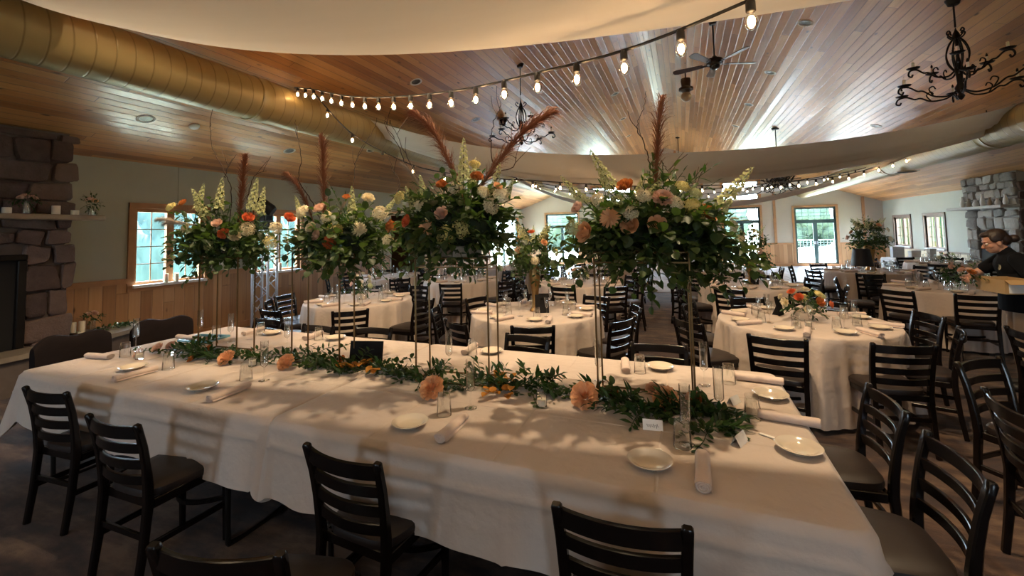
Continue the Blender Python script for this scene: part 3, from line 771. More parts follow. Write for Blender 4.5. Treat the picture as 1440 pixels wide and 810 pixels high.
# chandeliers
def chandelier(p,ztop,label,seed,H_=.86,R1=.60,R2=.42):
    rg=random.Random(seed); t=thing('chandelier',label,'chandelier',p)   # p = bottom tip
    mb=MB(); mb.tube([(0,0,H_),(0,0,ztop-p[2]-.02)],.010,6); mb.lathe([(0,ztop-p[2]-.05),(.05,ztop-p[2]-.045),(.075,ztop-p[2]+.02),(0,ztop-p[2]+.03)],16); mb.build('hanging_rod',M['iron'],t)
    mb=MB(); mb.lathe([(0,0),(.02,.02),(.035,.05),(.02,.08),(.045,.11),(.05,.15),(.025,.20),(.03,.30),(.045,.36),(.03,.42),(.015,.5),(.014,.7),(.04,.73),(.03,.78),(.012,.82),(0,H_)],12)
    for k in range(8):
        a=2*pi*k/8; pts=smoothpath([(.03,0,.34),(.085,0,.44),(.10,0,.55),(.07,0,.66),(.03,0,.72)],5)
        mb.tube([RZ(a)@q for q in pts],.008,6)
    for k in range(4):
        a=2*pi*k/4+.3; pts=smoothpath([(.02,0,.72),(.07,0,.75),(.10,0,.79),(.075,0,.82),(.055,0,.79)],5); mb.tube([RZ(a)@q for q in pts],.008,6)
    mb.build('column',M['iron'],t)
    for (Rr,z0,n,zz,ph) in ((R1,.10,6,.20,.2),(R2,.34,5,.44,.5)):
        for k in range(n):
            a=2*pi*k/n+ph; mb=MB()
            pts=smoothpath([(.03,0,z0+.02),(Rr*.22,0,z0-.04),(Rr*.45,0,z0-.03),(Rr*.62,0,z0+.035),(Rr*.72,0,z0+.04),(Rr*.86,0,z0+.09),(Rr*1.0,0,z0+.085),(Rr*1.04,0,z0+.035),(Rr*.98,0,z0+.01),(Rr*.95,0,z0+.04)],6)
            mb.tube([RZ(a)@q for q in pts],.0095,6)
            pts=smoothpath([(Rr*.45,0,z0-.03),(Rr*.52,0,z0+.05),(Rr*.45,0,z0+.085),(Rr*.41,0,z0+.05)],5); mb.tube([RZ(a)@q for q in pts],.007,6)
            c=RZ(a)@Vector((Rr*.93,0,z0+.095))
            mb.lathe([(0,0),(.02,.0),(.055,.012),(.065,.022),(.05,.02),(0,.014)],14,T(*c)); ar=mb.build('arm',M['iron'],t)
            mb=MB(); mb.lathe([(.013,.012),(.013,.085),(.010,.088),(0,.088)],10,T(*c)); mb.build('candle_sleeve',M['wax'],ar)
            mb=MB(); mb.lathe([(.007,.088),(.012,.10),(.009,.118),(0,.135)],8,T(*c)); mb.build('candle_bulb',M['iron'] if rg.random()<.6 else M['glass'],ar)
    return t
chandelier((3.03,6.40,3.10),roof(3.05),'large black wrought-iron chandelier at the upper right','1')
chandelier((-2.72,7.42,3.32),roof(-2.72),'black wrought-iron chandelier behind the tall pampas plume at centre','2',.95,.60,.42)
p=plane_pt(1090,180,'R'); t=thing('twig_chandelier','dark twig chandelier hanging in front of the gable window','chandelier',(p.x,p.y,2.55))
mb=MB(); mb.tube([(0,0,.6),(0,0,p.z-2.58)],.012,6); mb.lathe([(0,p.z-2.55-.06),(.09,p.z-2.55-.05),(.10,p.z-2.55),(0,p.z-2.55)],14); mb.build('hanging_rod',M['iron'],t)
rg=random.Random(4); mb=MB()
for k in range(46):
    a=rg.uniform(0,6.28); r=rg.uniform(.35,.75); z=rg.uniform(.05,.75)
    mb.tube([RZ(a)@Vector(q) for q in smoothpath([(0,0,.45+rg.uniform(-.1,.2)),(r*.4,rg.uniform(-.1,.1),.3+rg.uniform(-.1,.2)),(r*.75,rg.uniform(-.15,.15),z*.7+.1),(r,rg.uniform(-.2,.2),z)],4)],.011,5)
mb.build('twig_crown',M['iron'],t)
# lit cans just above the nearest swag (out of frame): warm pools on the head table
def spot(p,w,ang,blend,tgt,col=(1,.74,.46),rad=.07):
    l=bpy.data.lights.new('warm_spot','SPOT'); l.energy=w; l.spot_size=radians(ang); l.spot_blend=blend; l.color=col; l.shadow_soft_size=rad
    o=bpy.data.objects.new('warm_spot',l); C.objects.link(o); o.location=p
    o.rotation_euler=(Vector(tgt)-Vector(p)).to_track_quat('-Z','Z').to_euler(); return o
for i,(x,y) in enumerate([(-3.6,2.22),(-1.5,2.70),(.6,3.35)]):
    s='L' if x<XRIDGE else 'R'; z=roof(x)
    can((x,y,z),s,['lit recessed light above the nearest swag, left','lit recessed light above the nearest swag, middle','lit recessed light above the nearest swag, right'][i],True)
    spot((x,y,z-.06),SPOTW*(.6,.95,1.1)[i],120,.6,(x,y+.3,0),rad=.05)
# warm fill spots added over the guests' tables, without cans
ROOM_FILL=[(-4.4,5.6),(-1.7,5.4),(1.2,5.6),(3.6,5.4),(-4.4,8.6),(-1.7,8.4),(1.2,8.6),(3.6,8.6),(-1.7,11.5),(1.2,11.5)]
for i,(x,y) in enumerate(ROOM_FILL):
    s='L' if x<XRIDGE else 'R'; z=roof(x); spot((x,y,z-.05),ROOMFILLW*(1.6 if y>8 else .8),130,.7,(x,y,0))
for i,(x,y) in enumerate([(-5.2,-1.9),(-2.6,-2.3),(0.,-2.3),(2.8,-2.)]):  # soft warm fill spots added behind the camera, no fixture drawn
    spot((x,y,roof(x)-.05),BACKFILLW,150,.9,(x,y+1.4,0),rad=.4)
# lighting truss and moving head
t=thing('truss_tower','silver box-truss lighting tower by the second left window','truss',(-7.35,5.82,0),radians(20))
mb=MB(); s=.145
for x in (-s,s):
    for y in (-s,s): mb.tube([(x,y,.02),(x,y,1.84)],.025,10)
mb.build('chord_tube',M['alu'],t)
mb=MB()
for (a,b) in (((-s,-s),(s,-s)),((s,-s),(s,s)),((s,s),(-s,s)),((-s,s),(-s,-s))):
    n=8
    for i in range(n):
        z0=.04+1.78*i/n; z1=.04+1.78*(i+1)/n; p0,p1=(a,b) if i%2==0 else (b,a)
        mb.tube([(*p0,z0),(*p1,z1)],.010,6)
mb.build('lattice',M['alu'],t)
mb=MB(); mb.bbox((-.3,-.3,0),(.3,.3,.018),.004); mb.bbox((-.19,-.19,1.835),(.19,.19,1.86),.004); mb.build('plate',M['alu'],t)
t=thing('moving_head_light','black moving-head stage light on top of the truss tower','stage light',(-7.35,5.82,1.862),radians(-60))
mb=MB(); mb.bbox((-.19,-.15,0),(.19,.15,.13),.02); mb.build('base',M['blackm'],t)
mb=MB()
for sx in (-1,1): mb.bbox((sx*.165-.03,-.07,.13),(sx*.165+.03,.07,.44),.018)
mb.bbox((-.19,-.08,.13),(.19,.08,.18),.015); mb.build('yoke',M['blackm'],t)
mb=MB(); mb.lathe([(0,-.17),(.09,-.165),(.115,-.12),(.12,.02),(.13,.12),(.135,.17),(.12,.175),(.11,.15),(0,.145)],24,T(0,0,.43)@RX(radians(55))); h=mb.build('lamp_head',M['blackm'],t)
mb=MB(); mb.lathe([(.108,.155),(.06,.168),(0,.172)],24,T(0,0,.43)@RX(radians(55))); mb.build('lens',simple('dark_lens',(.02,.02,.025),.08),h)
# ---------------------------------------------------------------- ladder-back chairs
def sweep(mb,pts,side,w,h,M_=None):
    """rectangular bar along pts; side(i)->unit vector of the width direction; w,h lists or scalars"""
    P=[Vector(p) for p in pts]; L=len(P); vs=[]
    for i,p in enumerate(P):
        t=(P[min(i+1,L-1)]-P[max(i-1,0)]).normalized(); s=Vector(side(i)).normalized(); n=t.cross(s).normalized(); s=n.cross(t)
        ww=(w[i] if isinstance(w,(list,tuple)) else w)/2; hh=(h[i] if isinstance(h,(list,tuple)) else h)/2; b=min(ww,hh)*.35
        for a,c in ((ww-b,hh),(ww,hh-b),(ww,-hh+b),(ww-b,-hh),(-ww+b,-hh),(-ww,-hh+b),(-ww,hh-b),(-ww+b,hh)): vs.append(p+s*a+n*c)
    fs=[(i*8+k,i*8+(k+1)%8,(i+1)*8+(k+1)%8,(i+1)*8+k) for i in range(L-1) for k in range(8)]
    fs+= [tuple(range(8))[::-1],tuple((L-1)*8+k for k in range(8))]
    mb.add(vs,fs,M_)
def post_y(z): return interp([(0,-.238),(.2,-.212),(.42,-.195),(.55,-.203),(.7,-.230),(.82,-.262)],z)
def make_chair():
    t=thing('ladder_back_chair','x','chair')
    mb=MB()
    def ring(s,z,k):
        out=[]
        for i in range(28):
            a=2*pi*i/28; e=.45; cx=abs(cos(a))**e*(1 if cos(a)>0 else -1); sy=abs(sin(a))**e*(1 if sin(a)>0 else -1)
            y=.012+sy*.205*s; wd=lerp(.178,.218,(sy+1)/2)*s
            out.append((cx*wd,y,z))
        return out
    vs=[];R=[(.93,.418),(1.0,.428),(1.015,.447),(1.0,.462),(.93,.472),(.6,.480)]
    for s,z in R: vs+=ring(s,z,0)
    vs.append((0,.01,.482)); n=28
    fs=[(r*n+i,r*n+(i+1)%n,(r+1)*n+(i+1)%n,(r+1)*n+i) for r in range(len(R)-1) for i in range(n)]+[((len(R)-1)*n+i,(len(R)-1)*n+(i+1)%n,len(vs)-1) for i in range(n)]+[tuple(range(n))[::-1]]
    mb.add(vs,fs); mb.build('seat',M['vinyl'],t)
    mb=MB()
    sweep(mb,[(-.17,-.175,.405),(.17,-.175,.405)],lambda i:(0,1,0),.022,.045); sweep(mb,[(-.185,.19,.405),(.185,.19,.405)],lambda i:(0,1,0),.022,.045)
    for sx in(-1,1): sweep(mb,[(sx*.178,-.17,.405),(sx*.19,.19,.405)],lambda i:(1,0,0),.022,.045)
    mb.build('seat_frame',M['blackwood'],t)
    for sx in (-1,1):
        mb=MB(); zs=[0,.1,.2,.32,.42,.5,.6,.7,.77,.815,.822]
        sweep(mb,[(sx*interp([(0,.178),(.42,.180),(.82,.197)],z),post_y(z),z) for z in zs],lambda i:(1,0,0),[.030,.032,.034,.036,.037,.036,.035,.034,.034,.034,.026],[.030,.032,.034,.036,.040,.038,.033,.029,.028,.028,.02])
        mb.build('rear_post',M['blackwood'],t)
        mb=MB(); sweep(mb,[(sx*.186,.196,0),(sx*.187,.193,.2),(sx*.188,.190,.42)],lambda i:(1,0,0),[.026,.031,.036],[.026,.031,.036]); mb.build('front_leg',M['blackwood'],t)
        mb=MB(); sweep(mb,[(sx*.186,.19,.20),(sx*.182,0,.205),(sx*.178,-.20,.21)],lambda i:(1,0,0),.018,.030); mb.build('stretcher',M['blackwood'],t)
    for zc,h in ((.778,.060),(.694,.046),(.612,.046),(.532,.046)):
        mb=MB(); w=interp([(0,.178),(.42,.180),(.82,.197)],zc)-.008; y0=post_y(zc)
        pts=[(lerp(-w,w,i/12),y0-.034*(1-(2*i/12-1)**2),zc) for i in range(13)]
        sweep(mb,pts,lambda i:(0,0,1),h,.016); mb.build('slat',M['blackwood'],t)
    mb=MB(); pts=[(lerp(-.18,.18,i/10),.12-.10*(1-(2*i/10-1)**2)+.06,.235) for i in range(11)]; sweep(mb,pts,lambda i:(0,0,1),.026,.016)
    mb.build('stretcher',M['blackwood'],t)
    mb=MB(); sweep(mb,[(-.175,-.205,.26),(.175,-.205,.26)],lambda i:(0,0,1),.030,.016); mb.build('stretcher',M['blackwood'],t)
    return t
CHAIR=make_chair(); cused=[False]
def chair(x,y,face,label,group):
    """(x,y): middle of the top of the backrest; face: heading of the front, radians from +X"""
    rz=face-pi/2; loc=(x+.262*cos(face),y+.262*sin(face),0.003)
    if not cused[0]:
        cused[0]=True; CHAIR.location=loc; CHAIR.rotation_euler=(0,0,rz); tag(CHAIR,label,'chair',group); return CHAIR
    return dup(CHAIR,loc,rz,label,group)
GH='chairs around the long head table'; GR='chairs around the round tables'
chair(-3.60,1.40,radians(94),'black ladder-back chair at the far left of the head table near side',GH)
chair(-2.66,1.28,radians(91),'black ladder-back chair second from left on the near side of the head table',GH)
chair(-1.33,1.40,radians(86),'black ladder-back chair near the middle of the near side, by the plain plate',GH)
chair(-.22,1.39,radians(93),'black ladder-back chair at bottom right, in front of the flat round plate',GH)
chair(-1.27,.86,radians(105),'black chair at the bottom left edge, only its top rail in view',GH)
chair(-.80,.70,radians(75),'black chair under the bottom edge, only one post tip in view',GH)
chair(.93,2.78,radians(182),'black ladder-back chair at the right end of the head table, farther one',GH)
chair(.93,2.18,radians(181),'black ladder-back chair at the right end of the head table, nearer one',GH)
for x,y,f,l in [(-3.43,3.32,-92,'black chair behind the head table, leftmost of the far side'),(-2.82,3.40,-84,'black chair behind the head table, right behind the black sign'),
   (-1.28,3.52,-96,'black chair behind the head table, in front of the gold vase table'),(-.21,3.54,-86,'black chair behind the head table, nearest its right corner'),(-4.25,3.42,-90,'black chair behind the head table at its far left corner')]:
    chair(x,y,radians(f),l,GH)
chair(1.73,3.71,radians(-53),'black ladder-back chair with glossy highlights standing alone right of the front round table',GR)
chair(1.43,2.89,radians(-6),'black ladder-back chair cut by the right edge, behind the head table end chairs',GR)
chair(2.52,4.75,radians(5),'black ladder-back chair seen edge-on below the woman',GR)
# upholstered chairs at the left end of the head table
def armchair(x,y,face,label):
    t=thing('upholstered_chair',label,'chair',(x,y,0.003),face-pi/2,'dark upholstered chairs at the left end')
    mb=MB(); mb.bbox((-.25,-.2,.28),(.25,.27,.46),.035); mb.build('seat',M['velvet'],t)
    def fn(u,v):
        a=2*pi*v; x=lerp(-.275,.275,u); top=.80+.035*sin(pi*u)+.022*sin(3*pi*u+.6); zc=(.46+top)/2; hz=(top-.40)/2
        e=.5; cy=abs(cos(a))**e*(1 if cos(a)>0 else -1); sz=abs(sin(a))**e*(1 if sin(a)>0 else -1); k=1-.12*abs(2*u-1)**6
        return Vector((x,-.245+cy*.045*k-.05*(zc+sz*hz-.46)+.06*(2*u-1)**2,zc+sz*hz*k))
    mb=MB(); mb.grid(fn,20,20,closed_v=True); n=20
    b=len(mb.v); mb.face([j for j in range(20)]); mb.face([20*20+j for j in range(20)][::-1]); mb.build('backrest',M['velvet'],t)
    for sx in (-1,1):
        for yy in (-.2,.22):
            mb=MB(); mb.tube([(sx*.21,yy,.29),(sx*.225,yy*1.1,0)],[.022,.014],8); mb.build('leg',M['blackwood'],t)
    return t
armchair(-5.02,2.22,radians(4),'dark upholstered chair with wavy top at the left end, nearer one')
armchair(-5.02,2.92,radians(-4),'dark upholstered chair with wavy top at the left end, farther one')

# ---------------------------------------------------------------- tableware
mb=MB(); n=36
prof=[(0,.004),(.050,.004),(.056,.008),(.070,.019),(.086,.024),(.0885,.0265),(.086,.028),(.070,.0235),(.060,.014),(.050,.0095),(0,.0085)]
mb.lathe([(0,0.0),(.046,0.0),(.05,.004)]+prof[2:],n); PLATE=mb.mesh('plate',M['ceramic'])
def napkin_mesh(L=.245):
    mb=MB()
    def fn(u,v):
        a=2*pi*v; r=.0235*(1+.10*sin(9*u+1)*.4+.06*sin(3*a)); 
        return Vector((r*1.15*cos(a),lerp(-L/2,L/2,u),.021+r*.88*sin(a)))
    mb.grid(fn,14,18,closed_v=True)
    for e in (0,14):   # rolled ends: spiral layers
        y=-L/2 if e==0 else L/2; s=-1 if e==0 else 1
        pts=[]
        for k in range(40):
            a=k*.42; r=.0225*(1-k/44); pts.append((r*1.12*cos(a),y+s*(.002+.003*(k%2)*0),.021+r*.86*sin(a)))
        mb.tube(pts,.0028,5)
        mb.add([(x*.96,y-s*.003,.021+(z-.021)*.96) for x,y_,z in [fn(0,k/18) for k in range(18)]],[tuple(range(18)) if e else tuple(range(18))[::-1]])
    mb.add([(.020,-L/2+.004,.016),(.029,-L/2+.004,.006),(.029,L/2-.004,.006),(.020,L/2-.004,.016)],[(0,1,2,3)])
    return mb.mesh('napkin_roll',M['napkin'])
NAPKIN=napkin_mesh()
def tumbler():
    mb=MB(); n=48
    def rad(z,k):
        r=interp([(0,.0385),(.05,.036),(.115,.030)],z)
        if z>.045: r*=1+.022*cos(12*2*pi*k/n)*min(1,(z-.045)/.02)
        return r
    zs=[0,.012,.03,.045,.06,.08,.1,.110,.115]
    vs=[(rad(z,k)*cos(2*pi*k/n),rad(z,k)*sin(2*pi*k/n),z) for z in zs for k in range(n)]
    vs+=[((rad(z,k)-.0032)*cos(2*pi*k/n),(rad(z,k)-.0032)*sin(2*pi*k/n),z) for z in (0,.03,.06,.098) for k in range(n)]
    m=len(zs); fs=[(r*n+k,r*n+(k+1)%n,(r+1)*n+(k+1)%n,(r+1)*n+k) for r in range(m-1) for k in range(n)]
    fs+=[((m+r)*n+(k+1)%n,(m+r)*n+k,(m+r+1)*n+k,(m+r+1)*n+(k+1)%n) for r in range(3) for k in range(n)]
    fs+=[(k,m*n+k,m*n+(k+1)%n,(k+1)%n) for k in range(n)]
    fs+=[tuple((m-1)*n+k for k in range(n)),tuple((m+3)*n+k for k in range(n))]
    mb.add(vs,fs); return mb.mesh('tumbler',M['glass'],True,30)
TUMBLER=tumbler()
mb=MB(); mb.lathe([(0,0),(.033,0),(.033,.002),(.012,.005),(.004,.012),(.0035,.075),(.006,.088),(.020,.098),(.0235,.108),(.0235,.255),(.0218,.255),(.0218,.112),(.018,.103),(0,.098)],24); FLUTE=mb.mesh('champagne_flute',M['glass'])
mb=MB(); mb.lathe([(0,0),(.033,0),(.033,.002),(.012,.005),(.004,.012),(.0035,.065),(.006,.08),(.016,.11),(.023,.15),(.0265,.21),(.0250,.21),(.0215,.15),(.014,.112),(0,.09)],24); FLUTE2=mb.mesh('champagne_flute',M['glass'])
TOP=.765
def put(me,name,x,y,z,label,cat,group,rz=0):
    o=link(name,me,None,(x,y,z),(0,0,rz)); return tag(o,label,cat,group)
# ---------------------------------------------------------------- round tables
def cloth_round(r,h,seed,drop=.045):
    rg=random.Random(seed); ph=[rg.uniform(0,6.28) for _ in range(5)]; n=200; vs=[];rows=[]
    prof=[(.25,h),(.6,h),(.9,h),(.975,h-.001),(.992,h-.006),(1.0,h-.018)]
    for s,z in prof: rows.append([(r*s*cos(2*pi*k/n),r*s*sin(2*pi*k/n),z) for k in range(n)])
    for j in range(1,15):
        t=j/14; z=lerp(h-.018,drop,t); row=[]
        for k in range(n):
            a=2*pi*k/n
            f=sin(13*a+ph[0])+.7*sin(9*a+ph[1])+.45*sin(44*a+ph[4])*min(1,3*t)+.5*sin(22*a+ph[2])+.35*sin(31*a+ph[3]+t)
            amp=.006+.024*t**.8
            R_=r*1.002+.028*t**.8+amp*f+.012*t*sin(2*a+ph[4])
            row.append((R_*cos(a),R_*sin(a),z+.008*t*sin(5*a+ph[2])*t))
        rows.append(row)
    mb=MB(); vs=[(0,0,h)]+[p for row in rows for p in row]
    fs=[(0,1+k,1+(k+1)%n) for k in range(n)]
    for i in range(len(rows)-1):
        for k in range(n): fs.append((1+i*n+k,1+(i+1)*n+k,1+(i+1)*n+(k+1)%n,1+i*n+(k+1)%n))
    mb.add(vs,fs); return mb.mesh('tablecloth',M['cloth'],True,0)
CL=[cloth_round(.762,TOP,s) for s in range(4)]
mb=MB(); mb.lathe([(0,.725),(.745,.725),(.75,.74),(.745,.755),(0,.755)],48); RT_TOP=mb.mesh('table_top',M['trim'])
mb=MB(); mb.lathe([(0,.002),(.30,.002),(.30,.02),(.06,.05),(.04,.12),(.04,.66),(.18,.725),(0,.725)],20); RT_LEG=mb.mesh('pedestal',M['iron'])
POS=['near side','near right','right side','far right','far side','far left','left side','near left']
def posname(cx,cy,a):
    c=atan2(-cy,-cx)      # heading from the table to the camera
    k=round(((a-c)%(2*pi))/(pi/4))%8
    return POS[k]
seed=[0]
def round_table(cx,cy,desc,ang0,chairs=range(8),rb=1.16,settings=range(8),override={},flut=1.,near=False):
    seed[0]+=1; rg=random.Random(100+seed[0])
    t=thing('round_table','round banquet table under the cloth, '+desc.replace('round table','the one'),'table',(cx,cy,0),0,'round banquet tables')
    link('table_top',RT_TOP,t); link('pedestal',RT_LEG,t)
    o=link('tablecloth',CL[seed[0]%4],None,(cx,cy,0),(0,0,rg.uniform(0,6.28))); tag(o,'floor-length linen cloth on the '+desc,'tablecloth','cloths on the round tables')
    for k in range(8):
        a=radians(ang0+45*k); pn=posname(cx,cy,a)
        if k in chairs:
            if k in override: x,y,f=override[k]; f=radians(f)
            else:
                r=rb+rg.uniform(-.05,.09); da=rg.uniform(-.05,.05); x=cx+r*cos(a+da); y=cy+r*sin(a+da); f=a+pi+rg.uniform(-.12,.12)
            chair(x,y,f,'black ladder-back chair at the %s of the %s'%(pn,desc),GR)
        if k in settings:
            def P(r,s): return cx+r*cos(a)-s*sin(a), cy+r*sin(a)+s*cos(a)
            x,y=P(.60+rg.uniform(-.02,.02),rg.uniform(-.02,.02)); put(PLATE,'plate',x,y,TOP,'small cream plate at the %s of the %s'%(pn,desc),'plate','plates on the round tables',rg.uniform(0,6))
            x,y=P(.61+rg.uniform(-.02,.02),.15+rg.uniform(-.02,.02)); put(NAPKIN,'napkin_roll',x,y,TOP,'rolled pink-beige napkin at the %s of the %s'%(pn,desc),'napkin','napkins on the round tables',a-pi/2+rg.uniform(-.25,.25))
            x,y=P(.44+rg.uniform(-.02,.02),.03+rg.uniform(-.03,.03)); put(TUMBLER,'tumbler',x,y,TOP,'upside-down glass tumbler at the %s of the %s'%(pn,desc),'glass','tumblers on the round tables',rg.uniform(0,6))
            x,y=P(.37+rg.uniform(-.03,.03),.13+rg.uniform(-.03,.03)); put(FLUTE2,'champagne_flute',x,y,TOP,'clear champagne flute at the %s of the %s'%(pn,desc),'glass','flutes on the round tables')
TABLES=dict(
 A=(1.07,5.09,'front right round table'),
 B=(-1.67,4.90,'round table with the gold trumpet vase'),
 C=(-4.52,5.14,'left round table with white flowers'),
 D=(-4.29,7.89,'round table with pink flowers in jars'),
 E=(-1.80,7.81,'round table with low cream flowers'),
 F=(-1.82,10.87,'far round table behind the cream flowers'),
 G=(-4.19,10.72,'far left round table near bright doors'),
 H=(.99,8.06,'round table with the slim brown vase'),
 I=(.83,10.69,'far round table behind the slim vase'),
 J=(3.51,10.86,'round table with the big bushy bouquet'),
 K=(3.58,8.16,'round table beside the woman'),
 L=(5.75,13.2,'round table under the right windows'),
 N=(-6.35,8.2,'round table against the pine wainscot'))
round_table(*TABLES['A'],21,override={6:(1.47,4.02,99),5:(.66,4.01,77),0:(2.21,5.46,190),4:(.0,4.5,40),3:(.02,5.5,-20),2:(.72,6.16,-77)},rb=1.14)
round_table(*TABLES['B'],18,override={6:(-1.35,3.86,108)},rb=1.14)
round_table(*TABLES['C'],-10,override={7:(-3.72,4.08,134),4:(-5.80,4.93,8)},rb=1.27)
round_table(*TABLES['D'],-24,rb=1.27)
round_table(*TABLES['E'],-3,rb=1.16)
round_table(*TABLES['F'],10,rb=1.02)
round_table(*TABLES['G'],20,rb=1.27)
round_table(*TABLES['H'],-18,rb=1.2)
round_table(*TABLES['I'],5,rb=1.12)
round_table(*TABLES['J'],-15,rb=1.28)
round_table(*TABLES['K'],-20,rb=1.27,override={5:(2.62,7.30,40),6:(3.30,6.98,82)})
round_table(*TABLES['L'],15,rb=1.27)
round_table(*TABLES['N'],0,rb=1.27)
# white gift table by the gable corner
t=thing('gift_table','small table in white cloth stacked with pale boxes by the far right corner','table',(5.95,15.3,0),radians(8))
mb=MB(); mb.bbox((-.62,-.35,.03),(.62,.35,.76),.03); mb.build('white_cloth',simple('white_linen',(.78,.80,.84),.8,var=.04),t)
for i,(x,y,w,h,l) in enumerate([(-.35,0,.26,.30,'pale blue gift box at the left of the gift table'),(.05,.05,.22,.18,'white gift box in the middle of the gift table'),(.38,-.05,.16,.24,'white gift bag at the right of the gift table')]):
    c=Vector((5.95,15.3,.763)); x_=c.x+x; y_=c.y+y
    mb=MB(); mb.bbox((-w/2,-w*.35,0),(w/2,w*.35,h),.006); b=thing('gift_box',l,'box',(x_,y_,.763),.14*i,'gifts on the gift table')
    mb.build('box_body',simple('gift_paper_%d'%i,[(.62,.70,.80),(.80,.80,.80),(.75,.76,.72)][i],.6),b)
    mb=MB(); mb.bbox((-w/2-.004,-w*.35-.004,h-.05),(w/2+.004,w*.35+.004,h+.006),.003); mb.build('lid',simple('gift_lid_%d'%i,[(.70,.77,.85),(.72,.72,.74),(.68,.70,.66)][i],.6),b)
# ---------------------------------------------------------------- head table
HX0,HX1,HXS,HY0,HY1=-4.59,.505,-2.04,1.64,3.22
for i,(a,b,lb) in enumerate([(HX0,HXS,'long banquet table under the left half of the head cloth'),(HXS,HX1,'long banquet table under the right half of the head cloth')]):
    t=thing('banquet_table',lb,'table',((a+b)/2,(HY0+HY1)/2,0),0,'banquet tables pushed together')
    w=(b-a)/2-.02; d=(HY1-HY0)/2-.02
    mb=MB(); mb.bbox((-w,-d,.725),(w,d,.755),.008); mb.build('table_top',M['white'],t)
    for sx in (-1,1):
        for sy in (-1,1):
            mb=MB(); x=sx*(w-.35); y=sy*(d-.22)
            mb.tube(smoothpath([(x,y-.18,.725),(x,y-.18,.10),(x,y-.14,.012),(x,y+.14,.012),(x,y+.18,.10),(x,y+.18,.725)],5),.014,8); mb.build('leg',M['iron'],t)
def head_cloth(a,b,endL,endR,seed,name,label):
    """rectangular cloth lying on the tables, drop on the free sides; folds fan out at the corners"""
    rg=random.Random(seed); ph=[rg.uniform(0,6.28) for _ in range(6)]
    h=TOP; drop=.345; c=.06
    w=(b-a)/2; d=(HY1-HY0)/2; cx=(a+b)/2; cy=(HY0+HY1)/2
    crs=[2*w*q for q in (.25,.5,.75)]+[2*w+.79,2*w+1.58+2*w*.25,2*w+1.58+2*w*.5,2*w+1.58+2*w*.75]
    # outline of the table top walked counter-clockwise with outward normal
    seg=[]
    N=150
    def add(x0,y0,x1,y1,nx,ny,n):
        for i in range(n): t=i/n; seg.append((lerp(x0,x1,t),lerp(y0,y1,t),nx,ny))
    def corner(x,y,a0):
        for i in range(12): t=a0+pi/2*i/12; seg.append((x+c*cos(t),y+c*sin(t),cos(t),sin(t)))
    add(-w+c,-d,w-c,-d,0,-1,N); corner(w-c,-d+c,-pi/2); add(w,-d+c,w,d-c,1,0,30); corner(w-c,d-c,0)
    add(w-c,d,-w+c,d,0,1,N); corner(-w+c,d-c,pi/2); add(-w,d-c,-w,-d+c,-1,0,30); corner(-w+c,-d+c,pi)
    n=len(seg); rows=[]
    for s in (0,.25,.5,.75,.93,.985): 
        rows.append([(x*s,y*s,h) for x,y,_,_ in seg])
    ln=[0]
    for i in range(n): x0,y0=seg[i][:2]; x1,y1=seg[(i+1)%n][:2]; ln.append(ln[-1]+hypot(x1-x0,y1-y0))
    rows.append([(x-nx*.006,y-ny*.006,h-.002) for x,y,nx,ny in seg]); rows.append([(x,y,h-.010) for x,y,nx,ny in seg])
    for j in range(1,25):
        t=j/24; row=[]
        for i,(x,y,nx,ny) in enumerate(seg):
            L=ln[i]; cn=abs(nx*ny)*2; side=abs(nx)>.9
            free=1.
            if (side and nx<0 and not endL) or (side and nx>0 and not endR): free=.02
            f=.5*sin(L*7+ph[0])+.35*sin(L*13+ph[1])+.25*sin(L*23+ph[2])
            out=(.014+.03*t+.018*t*f+.10*cn*t)*free
            k=cn
            lo=drop*(1+.035*sin(L*3.1+ph[3])+.02*sin(L*8+ph[4]))+.13*cn
            if free<.5: lo=.03
            elif (nx*ny!=0) and ((nx<0 and not endL) or (nx>0 and not endR)): lo=drop*.98+.04*cn; out=.014+.03*t+.03*cn*t
            if free>.5 and cn<.5:
                out+=.014*math.exp(-((t-.28-.03*sin(L*1.7))/.035)**2)+sum(.011*math.exp(-((L-c_)/.010)**2) for c_ in crs)*(.3+.7*t)
            row.append((x+nx*out,y+ny*out,h-.010-lo*t))
        rows.append(row)
    mb=MB(); vs=[(0,0,h)]+[p for r in rows for p in r]
    fs=[(0,1+k,1+(k+1)%n) for k in range(n)]
    for i in range(len(rows)-1):
        for k in range(n): fs.append((1+i*n+k,1+(i+1)*n+k,1+(i+1)*n+(k+1)%n,1+i*n+(k+1)%n))
    mb.add(vs,fs)
    # ironed crease ridges across the top and down the front
    for x in [w*q for q in (-.5,0,.5)]:
        mb.add([(x-.006,-d+.01,h+.0005),(x,-d+.01,h+.0045),(x+.006,-d+.01,h+.0005),(x-.006,d-.01,h+.0005),(x,d-.01,h+.0045),(x+.006,d-.01,h+.0005)],[(0,1,4,3),(1,2,5,4)])
    for y in (-.28,.28):
        mb.add([(-w+.02,y-.006,h+.0005),(-w+.02,y,h+.0035),(-w+.02,y+.006,h+.0005),(w-.02,y-.006,h+.0005),(w-.02,y,h+.0035),(w-.02,y+.006,h+.0005)],[(1,0,3,4),(2,1,4,5)])
    o=mb.build('tablecloth',M['cloth'],ang=0,loc=(cx,cy,0)); return tag(o,label,'tablecloth','cloths on the head table')
head_cloth(HX0,HXS-.003,True,False,5,'tablecloth','linen cloth over the left half of the long head table')
head_cloth(HXS+.003,HX1,False,True,6,'tablecloth','linen cloth over the right half of the long head table')
